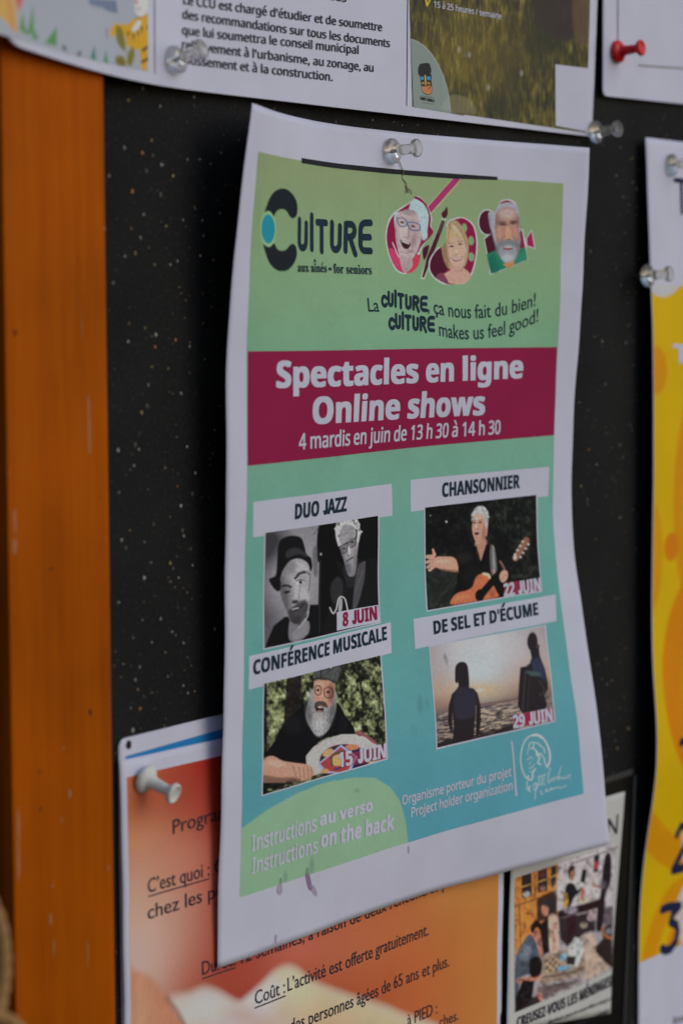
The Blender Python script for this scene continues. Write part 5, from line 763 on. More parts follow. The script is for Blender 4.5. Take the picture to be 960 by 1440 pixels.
def art_orange(p):
    u, v = p.U, p.V
    # warm photo of hands: dark red and orange behind, pale skin in front
    p.C = ramp(u, [3, 18, 40, 60, 90, 120, 160, 200, 212], [(176, 92, 50), (168, 74, 42), (158, 24, 10), (148, 20, 8), (160, 62, 34), (172, 78, 38), (180, 92, 40), (186, 112, 46), (184, 118, 52)])
    def g(cu, cv, su, sv, c, a, rot=0):
        r = math.radians(rot); du, dv = u - cu, v - cv; x = (du * math.cos(r) + dv * math.sin(r)) / su; y = (-du * math.sin(r) + dv * math.cos(r)) / sv
        p.mix(np.clip(np.exp(-(x*x + y*y)) * a, 0, 1), c)
    p.mix(np.clip(np.exp(-((u - 5) / 20.)**2 - ((v - 34) / 9.)**2), 0, 1) * .8, (150, 66, 30))
    g(8, 24, 16, 10, (206, 124, 76), .8); g(16, 58, 20, 22, (204, 160, 144), .95, 20); g(8, 56, 12, 14, (204, 168, 156), .9); g(30, 16, 30, 8, (150, 50, 28), .6); g(22, 36, 20, 7, (186, 112, 84), .7)
    g(34, 90, 12, 28, (168, 92, 62), .5); g(56, 26, 16, 60, (138, 14, 6), .75); g(60, 85, 24, 14, (156, 64, 40), .6)
    g(86, 76, 24, 8, (196, 96, 82), .6); g(140, 78, 40, 18, (186, 110, 48), .35); g(190, 70, 30, 18, (204, 140, 66), .5)
    g(30, 48, 30, 26, (196, 120, 96), .45); g(110, 84, 40, 12, (200, 112, 84), .35); mute(p, .06)
    sk = Paint(u, v, u, v); sk.C = p.C
    g(4, 44, 18, 14, (206, 150, 124), .7); g(2, 84, 13, 26, (205, 172, 160), .8); sk.C = p.C
    m = sk.poly([(0, 100), (10, 84), (20, 79), (30, 79.5), (38, 79.5), (46, 83), (55, 88.5), (61, 87.5), (68, 85), (74, 82.6), (81, 82.2), (87, 84.5), (96, 91), (117, 101), (138, 110), (152, 117), (176, 128), (205, 150), (205, 262), (0, 262)], (212, 176, 162), 3.5, .97)
    sk.poly([(78, 84), (96, 91), (117, 101), (138, 110), (170, 128), (150, 132), (110, 116), (84, 100)], (222, 178, 136), 9, .8, mask=m); sk.ell(84, 92, 12, 6, (226, 190, 160), 25, 7, .8, mask=m); sk.ell(60, 92, 16, 6, (220, 196, 194), -8, 7, .9, mask=m)
    sk.ell(58, 94, 10, 3, (186, 134, 116), 25, 6, .6, mask=m); sk.ell(110, 112, 26, 6, (196, 146, 116), 26, 9, .5, mask=m); sk.ell(40, 98, 12, 4, (196, 150, 136), 10, 7, .5, mask=m); sk.ell(36, 86, 14, 5, (222, 196, 190), 4, 6, .9, mask=m)
    m2 = sk.poly([(-2, 64), (5, 67), (13, 71), (20, 79), (26, 87), (32, 96), (36, 112), (-2, 112)], (186, 122, 92), 2.5, .96)
    sk.line([(20, 79), (27, 88), (35, 104)], 1.0, (112, 52, 34), 2.5, .8); sk.ell(6, 84, 8, 16, (202, 148, 120), 0, 10, .6, mask=m2)
    w = fbm(u / 1.4 + v / 6, v / 7, 3, 6); p.C = sk.C * (1 + .22 * (w - .5) * m2)[:, None]
def art_news(p):
    p.fill((150, 140, 144))
    D = (46, 34, 38)
    p.poly([(45, 345), (355, 235), (355, 640), (45, 930)], (196, 116, 26), 6, sm=False)
    for q in [[(90, 330), (160, 305), (165, 480), (95, 500)], [(205, 295), (270, 270), (275, 440), (208, 460)], [(300, 265), (335, 250), (338, 400), (302, 420)]]:
        p.poly(q, (60, 50, 52), 6, sm=False); p.line([((q[0][0] + q[3][0]) / 2, (q[0][1] + q[3][1]) / 2), ((q[1][0] + q[2][0]) / 2, (q[1][1] + q[2][1]) / 2)], 9, (206, 140, 50), 5, sm=False)
    p.ell(128, 470, 26, 22, (170, 170, 166), 0, 10, .8); p.ell(236, 310, 20, 36, (120, 60, 60), 0, 10, .7); p.ell(240, 425, 20, 20, (176, 120, 110), 0, 10, .7); p.line([(45, 560), (200, 505)], 7, (90, 56, 26), 5, sm=False); p.line([(78, 560), (85, 850)], 5, (110, 64, 22), 5, sm=False); p.line([(180, 300), (186, 500)], 6, (130, 76, 22), 5, sm=False)
    p.ell(140, 615, 14, 8, (110, 66, 26), 0, 5); p.poly([(200, 500), (350, 430), (350, 640), (200, 680)], (54, 40, 40), 14, .9, sm=False)
    p.poly([(350, 235), (795, 82), (780, 560), (560, 540), (350, 590)], (176, 166, 170), 8, sm=False); p.ell(460, 420, 120, 110, (190, 186, 180), 0, 60, .6); p.ell(640, 420, 60, 80, (196, 190, 186), 0, 30, .7)
    # standing people, table
    p.poly([(410, 420), (440, 385), (480, 400), (500, 440), (530, 420), (535, 440), (480, 490), (440, 570), (405, 540)], (38, 40, 46), 8); p.ell(455, 320, 24, 50, (170, 112, 88), 0, 8); p.poly([(425, 300), (440, 255), (475, 258), (470, 290), (445, 300), (440, 360)], (70, 44, 34), 8)
    p.poly([(400, 470), (425, 470), (430, 560), (395, 560)], (206, 150, 40), 8); p.poly([(535, 285), (570, 280), (555, 385), (520, 380)], (34, 40, 44), 6, sm=False); p.poly([(530, 430), (550, 430), (545, 500), (525, 500)], (200, 90, 50), 8)
    p.poly([(625, 180), (668, 165), (655, 300), (620, 305)], (44, 36, 40), 7, sm=False); p.poly([(630, 225), (655, 215), (650, 280), (626, 285)], (196, 40, 52), 6, sm=False); p.line([(612, 320), (605, 500)], 18, (190, 160, 150), 9, .8, sm=False)
    p.poly([(715, 175), (745, 155), (762, 200), (765, 300), (755, 400), (720, 470), (715, 600), (690, 730), (650, 740), (655, 600), (680, 460), (690, 330), (700, 240)], (42, 32, 42), 8); p.line([(690, 420), (620, 405)], 20, (170, 110, 96), 9, .9, sm=False); p.ell(705, 400, 26, 34, (110, 96, 110), 0, 12, .7)
    p.poly([(355, 600), (560, 540), (700, 500), (705, 560), (560, 600), (360, 650)], (58, 32, 36), 7, sm=False); p.ell(450, 590, 50, 28, (150, 140, 156), 0, 14, .8); p.ell(540, 520, 40, 14, (190, 180, 120), 0, 10, .7)
    p.poly([(720, 570), (780, 560), (780, 720), (700, 700)], (104, 90, 98), 8, sm=False); p.poly([(360, 650), (640, 600), (640, 740), (560, 760), (420, 860), (370, 800)], (66, 50, 56), 14, sm=False); p.poly([(420, 640), (490, 620), (490, 740), (425, 850)], (70, 32, 46), 8, sm=False); p.poly([(585, 605), (645, 595), (640, 660), (580, 665)], (150, 130, 136), 8); p.ell(550, 700, 28, 22, (160, 150, 130), 0, 12, .8)
    p.poly([(700, 720), (775, 690), (780, 1020), (620, 930), (640, 860), (700, 800)], (60, 44, 44), 10, sm=False); p.line([(700, 720), (725, 780), (778, 800)], 18, (176, 100, 50), 8); p.ell(750, 745, 24, 22, (110, 120, 126), 0, 9)
    p.poly([(540, 780), (640, 760), (640, 900), (760, 1020), (560, 1110), (540, 1000)], (176, 150, 132), 10, sm=False)
    # seated people
    p.ell(262, 585, 30, 48, (180, 118, 92), 0, 9); p.poly([(240, 545), (290, 505), (330, 520), (340, 640), (290, 640), (285, 570)], (60, 56, 66), 9); p.poly([(280, 650), (350, 640), (360, 880), (300, 900)], (196, 160, 140), 9); p.line([(320, 690), (325, 880)], 26, (176, 120, 108), 12, .8, sm=False); p.poly([(220, 700), (285, 640), (290, 900), (240, 930)], (50, 34, 36), 10, sm=False)
    p.ell(188, 780, 30, 50, (176, 106, 80), 20, 8); p.poly([(155, 720), (190, 665), (230, 690), (235, 740), (200, 720), (168, 760)], (42, 32, 30), 8)
    p.poly([(50, 960), (90, 850), (150, 770), (200, 850), (220, 960), (160, 1060), (90, 1090), (60, 1240), (45, 1240)], (80, 90, 104), 8); p.ell(120, 900, 36, 60, (128, 136, 148), 20, 30, .7); p.line([(215, 780), (235, 930)], 30, (176, 108, 84), 8, sm=False)
    p.line([(80, 1115), (160, 1110), (250, 1050)], 46, (186, 118, 92), 8); p.poly([(45, 1250), (100, 1110), (180, 1120), (160, 1260), (60, 1350)], (34, 28, 36), 8, sm=False); p.poly([(150, 960), (220, 940), (240, 1050), (160, 1090)], (40, 28, 28), 10)
    # game table
    p.poly([(255, 930), (420, 880), (560, 900), (540, 1060), (240, 1140), (215, 1130)], (150, 128, 110), 7, sm=False)
    for i in range(5):
        for j in range(4): p.ell(275 + i * 22, 965 + j * 26 - i * 5, 7, 9, (190, 148, 80) if (i + j) % 2 else (96, 66, 44), 0, 5)
    p.poly([(370, 920), (420, 905), (410, 960), (365, 970)], (110, 160, 184), 6, sm=False); p.poly([(355, 1010), (440, 1000), (420, 1035), (350, 1040)], (90, 156, 190), 6, sm=False); p.poly([(430, 880), (480, 790), (555, 810), (545, 900), (500, 1010), (440, 1000)], (190, 198, 184), 6, sm=False); p.poly([(470, 850), (490, 800), (550, 815), (535, 880)], (214, 216, 214), 6, sm=False); p.poly([(420, 935), (490, 930), (475, 1000), (415, 990)], (60, 54, 52), 5, sm=False)
    p.line([(240, 1090), (420, 1060), (550, 1020)], 12, (110, 80, 66), 6); p.line([(240, 1130), (530, 1080)], 8, (170, 140, 120), 6, .8, sm=False); p.line([(250, 1165), (520, 1110)], 8, (96, 76, 66), 6, .8, sm=False); p.poly([(200, 1160), (500, 1120), (250, 1250), (200, 1250)], (90, 62, 54), 16, .7, sm=False); p.ell(215, 1240, 30, 36, (196, 120, 100), 0, 10, .8)
    p.poly([(45, 1270), (200, 1230), (230, 1280), (45, 1355)], (40, 28, 26), 12, .9, sm=False)
    p.C *= (1 + .45 * (fbm(p.X / 34, p.Y / 30, 4, 5) - .5) * 2)[:, None]; p.mix(np.clip((fbm(p.X / 24, p.Y / 30, 3, 77) - .6) * 5, 0, .5), (70, 50, 46)); mute(p, .12)
def art_yellow(p):
    u, v = p.U, p.V; Y0 = (214, 156, 2); O1 = (214, 130, 2); O2 = (208, 112, 2)
    p.fill(Y0); q = Paint(u, v, u, v); q.C = p.C
    wh = lambda pts: q.poly(pts, (176, 174, 178), 1.2)
    wh([(-10, 50), (70, 50), (60, 56), (34, 57), (20, 63), (10, 65), (0, 63), (-8, 58)])
    q.ell(3, 95, 9, 10, O1, 0, 1.2); q.ell(60, 150, 42, 62, O1, 0, 1.2); q.ell(60, 150, 34, 52, Y0, 0, 1.2, .55); q.ell(16.8, 169, 6.5, 6, O2, 0, 1.2)
    q.ell(0, 172, 9, 22, O1, 0, 1.2, .8); q.ell(48, 225, 40, 46, O2, 0, 1.2, .9); q.ell(52, 232, 28, 32, O1, 0, 1.2); q.ell(12, 228, 30, 52, Y0, 0, 14, .0)
    q.line([(-5, 282), (20, 298), (48, 306), (80, 306)], 14, O1, 1.2); q.line([(60, 322), (30, 320), (12, 336), (4, 362)], 12, O1, 1.2); q.line([(70, 330), (38, 332), (24, 345), (18, 362)], 5, O2, 1.2, .8)
    q.poly([(70, 318), (40, 322), (26, 350), (30, 380), (90, 380)], O2, 1.2, .7); q.line([(46, 62), (40, 58), (34, 64)], 2, O1, 1)
    for cx, cy, r_ in [(40, 258, 12), (48, 297, 15), (47, 330, 16)]: q.ell(cx, cy, r_, r_ * .95, (190, 176, 172), 0, 1.2)
    p.C = q.C

# ------------------------------------------------------------------ the notice board: black painted panel and its varnished frame
random.seed(11)
def box_me(name, x0, x1, z0, z1, n0, n1, bev=.6, seg=2, cuts=0):
    bm = bmesh.new(); bmesh.ops.create_cube(bm, size=1)
    for v in bm.verts:
        v.co = Vector(B((x0 + x1) / 2 + v.co.x * (x1 - x0), (z0 + z1) / 2 + v.co.z * (z1 - z0), (n0 + n1) / 2 - v.co.y * (n1 - n0)))
    if bev: bmesh.ops.bevel(bm, geom=bm.edges[:], offset=bev * .001, segments=seg, profile=.6, affect='EDGES')
    me = bpy.data.meshes.new(name); bm.to_mesh(me); bm.free(); return me
def board_mat():
    m, N, K, b = new_mat('black_painted_fibreboard')
    tc = N.new('ShaderNodeTexCoord')
    n1 = N.new('ShaderNodeTexNoise'); n1.inputs['Scale'].default_value = 900; n1.inputs['Detail'].default_value = 4
    n2 = N.new('ShaderNodeTexNoise'); n2.inputs['Scale'].default_value = 22; n2.inputs['Detail'].default_value = 5
    w1 = N.new('ShaderNodeTexWave'); w1.bands_direction = 'Z'; w1.inputs['Scale'].default_value = 420; w1.inputs['Distortion'].default_value = 2.5; w1.inputs['Detail'].default_value = 2
    w2 = N.new('ShaderNodeTexWave'); w2.bands_direction = 'X'; w2.inputs['Scale'].default_value = 420; w2.inputs['Distortion'].default_value = 2.5; w2.inputs['Detail'].default_value = 2
    for n in (n1, n2, w1, w2): K.new(tc.outputs['Object'], n.inputs[0])
    r = N.new('ShaderNodeValToRGB'); r.color_ramp.elements[0].position = .3; r.color_ramp.elements[0].color = (.012, .012, .0122, 1)
    r.color_ramp.elements[1].position = .8; r.color_ramp.elements[1].color = (.022, .0215, .0205, 1); K.new(n2.outputs['Fac'], r.inputs[0])
    r2 = N.new('ShaderNodeValToRGB'); r2.color_ramp.elements[0].position = .56; r2.color_ramp.elements[0].color = (0, 0, 0, 1); r2.color_ramp.elements[1].position = .86; r2.color_ramp.elements[1].color = (.05, .045, .035, 1)
    K.new(n1.outputs['Fac'], r2.inputs[0])
    ad = N.new('ShaderNodeVectorMath'); ad.operation = 'ADD'; K.new(r.outputs[0], ad.inputs[0]); K.new(r2.outputs[0], ad.inputs[1]); K.new(ad.outputs[0], b.inputs['Base Color'])
    b.inputs['Roughness'].default_value = .75; b.inputs['Specular IOR Level'].default_value = .1
    a = N.new('ShaderNodeMath'); a.operation = 'ADD'; K.new(w1.outputs['Fac'], a.inputs[0]); K.new(w2.outputs['Fac'], a.inputs[1])
    a2 = N.new('ShaderNodeMath'); a2.operation = 'ADD'; K.new(a.outputs[0], a2.inputs[0]); K.new(n1.outputs['Fac'], a2.inputs[1])
    bp = N.new('ShaderNodeBump'); bp.inputs['Strength'].default_value = .35; bp.inputs['Distance'].default_value = .0003
    K.new(a2.outputs[0], bp.inputs['Height']); K.new(bp.outputs[0], b.inputs['Normal'])
    return m
def wood_mat(name, c0, c1, c2, rough=.5):
    m, N, K, b = new_mat(name)
    tc = N.new('ShaderNodeTexCoord'); mp = N.new('ShaderNodeMapping'); mp.inputs['Scale'].default_value = (1, 1, .035); K.new(tc.outputs['Object'], mp.inputs[0])
    n1 = N.new('ShaderNodeTexNoise'); n1.inputs['Scale'].default_value = 260; n1.inputs['Detail'].default_value = 5; n1.inputs['Distortion'].default_value = .5
    n2 = N.new('ShaderNodeTexNoise'); n2.inputs['Scale'].default_value = 1400; n2.inputs['Detail'].default_value = 3
    n3 = N.new('ShaderNodeTexNoise'); n3.inputs['Scale'].default_value = 14; n3.inputs['Detail'].default_value = 3
    for n in (n1, n2): K.new(mp.outputs[0], n.inputs[0])
    K.new(tc.outputs['Object'], n3.inputs[0])
    r = N.new('ShaderNodeValToRGB'); e = r.color_ramp.elements; e[0].position = .3; e[0].color = (*c0, 1); e[1].position = .72; e[1].color = (*c2, 1); k = e.new(.5); k.color = (*c1, 1)
    mx = N.new('ShaderNodeMix'); mx.inputs[0].default_value = .35; K.new(n1.outputs['Fac'], mx.inputs[2]); K.new(n2.outputs['Fac'], mx.inputs[3]); K.new(mx.outputs[0], r.inputs[0])
    mr = N.new('ShaderNodeMapRange'); mr.inputs['From Min'].default_value = .3; mr.inputs['From Max'].default_value = .7; mr.inputs['To Min'].default_value = .74; mr.inputs['To Max'].default_value = 1.1; K.new(n3.outputs['Fac'], mr.inputs[0])
    sc = N.new('ShaderNodeVectorMath'); sc.operation = 'SCALE'; K.new(r.outputs[0], sc.inputs[0]); K.new(mr.outputs[0], sc.inputs['Scale']); K.new(sc.outputs[0], b.inputs['Base Color'])
    kn = N.new('ShaderNodeTexNoise'); kn.inputs['Scale'].default_value = 55; kn.inputs['Detail'].default_value = 6; kn.inputs['Roughness'].default_value = .75; km = N.new('ShaderNodeMapping'); km.inputs['Scale'].default_value = (1, 1, .22); K.new(tc.outputs['Object'], km.inputs[0]); K.new(km.outputs[0], kn.inputs[0])
    kr = N.new('ShaderNodeMapRange'); kr.inputs['From Min'].default_value = .60; kr.inputs['From Max'].default_value = .74; kr.inputs['To Min'].default_value = 1; kr.inputs['To Max'].default_value = .84; K.new(kn.outputs['Fac'], kr.inputs[0])
    s3 = N.new('ShaderNodeVectorMath'); s3.operation = 'SCALE'; K.new(sc.outputs[0], s3.inputs[0]); K.new(kr.outputs[0], s3.inputs['Scale']); K.new(s3.outputs[0], b.inputs['Base Color'])
    b.inputs['Roughness'].default_value = rough; b.inputs['Specular IOR Level'].default_value = .04
    bp = N.new('ShaderNodeBump'); bp.inputs['Strength'].default_value = .25; bp.inputs['Distance'].default_value = .0003; K.new(n2.outputs['Fac'], bp.inputs['Height']); K.new(bp.outputs[0], b.inputs['Normal'])
    return m
M_BOARD = board_mat()
M_WOOD = wood_mat('orange_varnished_pine', (.40, .078, .0008), (.47, .097, .001), (.54, .118, .0013))
M_WOOD2 = wood_mat('dark_brown_pine', (.07, .013, .002), (.11, .022, .003), (.16, .034, .004), .6)  # darker brown wood of the plank beyond the frame
def plain(name, c, rough=.6, spec=.3):
    m, N, K, b = new_mat(name); tc = N.new('ShaderNodeTexCoord'); n = N.new('ShaderNodeTexNoise'); n.inputs['Scale'].default_value = 700; n.inputs['Detail'].default_value = 3; K.new(tc.outputs['Object'], n.inputs[0])
    r = N.new('ShaderNodeMapRange'); r.inputs['To Min'].default_value = .8; r.inputs['To Max'].default_value = 1.2; K.new(n.outputs['Fac'], r.inputs[0])
    s = N.new('ShaderNodeVectorMath'); s.operation = 'SCALE'; s.inputs[0].default_value = c; K.new(r.outputs[0], s.inputs['Scale']); K.new(s.outputs[0], b.inputs['Base Color'])
    b.inputs['Roughness'].default_value = rough; b.inputs['Specular IOR Level'].default_value = spec; return m
board = thing('notice_board', 'black painted notice board in an orange varnished wooden frame, behind all the posters', 'notice board', loc=(0, -400, 0))
link('black_panel', box_me('black_panel', -156, 520, -760, 300, -12, 0, 0), board, M_BOARD)
link('frame_plank', box_me('frame_plank', -197.8, -154.7, -760, 300, -14, 6, .5), board, M_WOOD, 'orange varnished wooden frame plank with pale scuffs')
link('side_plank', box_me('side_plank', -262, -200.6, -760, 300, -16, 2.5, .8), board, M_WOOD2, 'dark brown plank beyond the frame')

def flecks(name, items, cols, base_n, thick, parent):
    vs = []; fs = []; cl = []; k = 0
    for x, z, sx, sz, c in items:
        n = 9; b = len(vs); ph = random.random() * 6
        rr = [1 + random.uniform(-.35, .3) for _ in range(n)]
        for i in range(n):
            a = 2 * math.pi * i / n + ph; vs.append(B(x + math.cos(a) * sx * rr[i], z + math.sin(a) * sz * rr[i], base_n + .02)); cl.append(cols[c])
        for i in range(n):
            a = 2 * math.pi * i / n + ph; vs.append(B(x + math.cos(a) * sx * rr[i] * .55, z + math.sin(a) * sz * rr[i] * .55, base_n + thick)); cl.append(cols[c])
        for i in range(n): j = (i + 1) % n; fs.append((b + i, b + j, b + n + j, b + n + i))
        fs.append(tuple(range(b + n, b + 2 * n)))
    me = bpy.data.meshes.new(name); me.from_pydata(vs, [], fs); me.update()
    at = me.color_attributes.new('Col', 'FLOAT_COLOR', 'POINT'); at.data.foreach_set('color', np.array([(*c, 1) for c in cl], np.float32).ravel())
    return link(name, me, parent, M_PRINT, kind='stuff')
cols = [(.46, .45, .43), (.44, .32, .13), (.46, .2, .08), (.12, .115, .10)]
it = [(x, z, s * .36, s * .48, c) for x, z, s, c in SPECKS]
for _ in range(3600):
    x, z = random.uniform(-153, 240), random.uniform(-380, 60)
    s = random.uniform(.09, .26) if random.random() < .9 else random.uniform(.3, .5); it.append((x, z, s, s * random.uniform(.9, 1.7), random.choice([3, 3, 3, 1, 3, 3, 0]) if s < .25 else 3))
flecks('paint_fleck', it, cols, 0, .18, board)
mk = [(x, z, w, h, c) for x, z, w, h, c in MARKS]
flecks('scuff_mark', [(x, z, w * .5, h * 1.0, c) for x, z, w, h, c in mk], [(.40, .22, .12), (.34, .15, .04), (.03, .015, .008)], 6.0, .06, board)
flecks('plank_stain', [(-206, -112, 2.2, 3.5, 0), (-207, -100, 1.2, 4, 1), (-203, -214, 1.5, 7, 2), (-202.5, -186, 1, 2.5, 0), (-204.5, -228, 1.2, 3, 2)], [(.45, .28, .15), (.30, .17, .06), (.19, .17, .07)], 2.5, .5, board)

# ------------------------------------------------------------------ culture poster
def at_sheet(sn, u, v): 
    p = SHEETS[sn].pos([u], [v], 0)[0]; return (p[0] * 1000, p[2] * 1000, -p[1] * 1000)
def T_(parent, sheet, pred=lambda t: True):
    for t in TEXTS:
        if t[0] == sheet and t[1] != 'line' and pred(t): put_text(t, parent)
cp = thing('culture_poster', 'white-bordered green and burgundy Culture poster of online shows, hanging from one pin at the centre', 'poster', loc=at_sheet('culture', 108, 3))
sh = SHEETS['culture']
paper('paper_sheet', sh, cp, M_PAPER)
patch('panel', 'green_panel', cp, .04, M_PRINT, art_panel, .5, nmax=500)
patch('bar', 'black_bar', cp, .07, INK['black'])
patch('band', 'burgundy_band', cp, .08, INK['burgundy'])
patch('faces', 'portrait_group', cp, .08, M_PRINT, art_faces, .33, label='three cut-out portraits of seniors over guitar, palette and film camera shapes')
patch('logo_mark', 'letter_c_mark', cp, .08, M_PRINT, art_mark, .33, label='large dark letter C with a teal oval')
for nm in ('box', 'boxb', 'boxc', 'boxd'): patch(nm, 'title_strip', cp, .085 if nm != 'boxc' else .10, INK['white'])
for nm in ('ph1b', 'ph2b', 'ph3b', 'ph4b'): patch(nm, 'photo_border', cp, .11, INK['white'])
patch('ph1', 'photo_print', cp, .15, M_PRINT, art_jazz, .3, label='black and white photo of a man in a hat and a grey-haired man with glasses')
patch('tag1', 'date_tag', cp, .18, INK['white'])
patch('ph2', 'photo_print', cp, .15, M_PRINT, art_chanson, .3, label='photo of a grey-haired man singing with a guitar and one arm held out')
patch('ph3', 'photo_print', cp, .15, M_PRINT, art_conf, .3, label='photo of a bearded man in a patterned cap holding a painted drum')
patch('ph4', 'photo_print', cp, .15, M_PRINT, art_sea, .3, label='photo of two figures against a low sun over the sea')
patch('emblem', 'emblem', cp, .08, M_PRINT, art_emblem, .33, label='pale line emblem of a face in an oval over handwritten words')
patch('rule', 'thin_rule', cp, .1, INK['white'])
M_STAIN = {0: ink('faint_purple_stain', tuple(A((150, 138, 158)))), 1: ink('deep_purple_stain', tuple(A((124, 104, 134)))), 2: ink('stained_green', tuple(A((108, 136, 112))))}
for pts, k in STAINS: blob('drip_stain', sh, pts, .085, M_STAIN[k], cp, 2)
T_(cp, 'culture')
stroke_mesh('logo_lettering', sh, [(p, r) for k, p, r in STROKES if k == 'logo'], .12, INK['navy'], cp)
stroke_mesh('slogan_lettering', sh, [(p, r) for k, p, r in STROKES if k == 'word'], .12, INK['navy'], cp)

# ------------------------------------------------------------------ wide sheet across the top
tp = thing('wide_notice', 'wide laminated sheet of printed paragraphs across the top, its left end over the wooden frame', 'notice', loc=at_sheet('top', 150, 60))
paper('laminated_sheet', SHEETS['top'], tp, M_LAM, 2.4, 7., .3, corners=(1, 1, 0, 1))
patch('kids', 'cartoon_print', tp, .08, M_PRINT_GLOSS, art_kids, .4, label="children's drawing of grass tufts, leaves and a yellow striped cub")
patch('dividera', 'thin_rule', tp, .1, INK['ink']); patch('divider', 'thin_rule', tp, .1, INK['ink'])
patch('grass', 'meadow_photo', tp, .08, M_PRINT_GLOSS, art_grass, .35, label='photo of tall olive and yellow grass')
patch('crest_panel', 'crest_panel', tp, .14, M_PRINT_GLOSS, art_crest, .2, label='grey green quarter circle with a small village crest')
patch('whitebox', 'blank_label', tp, .14, INK['white'])
T_(tp, 'top')

# ------------------------------------------------------------------ sheets at the lower left
bp_ = thing('blue_striped_sheet', 'white laminated sheet with a blue stripe, mostly hidden behind the orange flyer', 'notice', loc=at_sheet('back', 20, 2))
paper('laminated_sheet', SHEETS['back'], bp_, M_LAM, 2.4, 3., .3)
patch('blue', 'blue_stripe', bp_, .1, INK['blue'])
hx = SHEETS['back']
def disc_at(x, z, n, r, mat, name, parent):
    vs = [B(x + r * math.cos(a) * random.uniform(.75, 1.1), z + r * 1.1 * math.sin(a) * random.uniform(.8, 1.15), n) for a in np.linspace(0, 2 * math.pi, 11)[:-1]]
    me = bpy.data.meshes.new(name); me.from_pydata(vs, [], [tuple(range(10))]); me.update(); return link(name, me, parent, mat)
M_HOLE = plain('torn_hole_dark', (.02, .018, .016), .9)
disc_at(-141.6, -191.2, 1.1, 1.25, M_HOLE, 'pin_hole', bp_)
of = thing('orange_flyer', 'orange and red flyer with dark French text about a free activity, below the culture poster', 'flyer', loc=at_sheet('orange', 14, 6))
paper('paper_sheet', SHEETS['orange'], of, M_PAPER)
patch('orange_print', 'orange_photo', of, .05, M_PRINT, art_orange, .8, label='blurred warm photo of hands')
for n in ('ul1', 'ul2', 'ul3'): patch(n, 'underline', of, .15, INK['ink'])
T_(of, 'orange')

# ------------------------------------------------------------------ news clipping in its black sleeve
def slab(name, pts, n0, n1, parent, mat, bev=.3):
    bm = bmesh.new(); lo = [bm.verts.new(B(x, z, n0)) for x, z in pts]; hi = [bm.verts.new(B(x, z, n1)) for x, z in pts]
    bm.faces.new(hi); bm.faces.new(lo[::-1]); k = len(pts)
    for i in range(k): bm.faces.new((lo[i], lo[(i+1) % k], hi[(i+1) % k], hi[i]))
    bmesh.ops.recalc_face_normals(bm, faces=bm.faces[:])
    bmesh.ops.bevel(bm, geom=bm.edges[:], offset=bev * .001, segments=2, affect='EDGES')
    me = bpy.data.meshes.new(name); bm.to_mesh(me); bm.free(); return link(name, me, parent, mat)
M_SLEEVE = plain('black_plastic', (.006, .006, .006), .3, .25); M_EDGE = plain('gleam_grey_edge', (.05, .05, .05), .35, .4)  # gleam of the plastic edge put into a lighter grey for the rims
sl_ = thing('black_sleeve', 'thin black plastic sleeve behind the newspaper clipping, its edge gleam put in as lighter grey rims', 'sleeve', loc=(120, -260, .3))
slab('sleeve_back', [(72, -246.5), (170.5, -245), (172.5, -247.5), (158, -420), (66, -420)], .2, 1.3, sl_, M_SLEEVE)
slab('sleeve_rim', [(76, -245.4), (170.5, -243.9), (170.3, -246.4), (76, -247.6)], 1.35, 2.1, sl_, M_EDGE, .25)
slab('sleeve_rim', [(173.1, -246.6), (158.4, -420), (156.6, -420), (171.2, -247.2)], 1.35, 2.1, sl_, M_EDGE, .25)
nw = thing('newspaper_clipping', 'newspaper clipping with a colour photo of people around a games table, lower right', 'clipping', loc=at_sheet('news', 40, 2))
paper('newsprint_sheet', SHEETS['news'], nw, M_NEWS, 2.4)
patch('news_photo', 'photo_print', nw, .1, M_PRINT, art_news, .35)
patch('redline', 'red_line', nw, .14, INK['red']); patch('newsrule', 'thin_rule', nw, .14, INK['grey'])
T_(nw, 'news')

# ------------------------------------------------------------------ yellow poster at the right
yl_ = thing('yellow_poster', 'large yellow and orange poster with a white top and dark blue numbers, far right', 'poster', loc=at_sheet('yellow', 10, 4))
paper('paper_sheet', SHEETS['yellow'], yl_, M_PAPER, 3.)
patch('yellow_print', 'yellow_print', yl_, .07, M_PRINT, art_yellow, .6)
T_(yl_, 'yellow')
stroke_mesh('painted_number', SHEETS['yellow'], [(p, r) for k, p, r in STROKES if k == 'num'], .14, INK['navy2'], yl_)
rs_ = thing('white_form_sheet', 'white sheet with thin grey ruled lines held by the red pin, upper right corner', 'notice', loc=at_sheet('redsheet', 20, 40))
paper('paper_sheet', SHEETS['redsheet'], rs_, M_PAPER, 2.4, 2.5, .25)
for n in ('rs_v', 'rs_h'): patch(n, 'thin_rule', rs_, .12, INK['grey'])

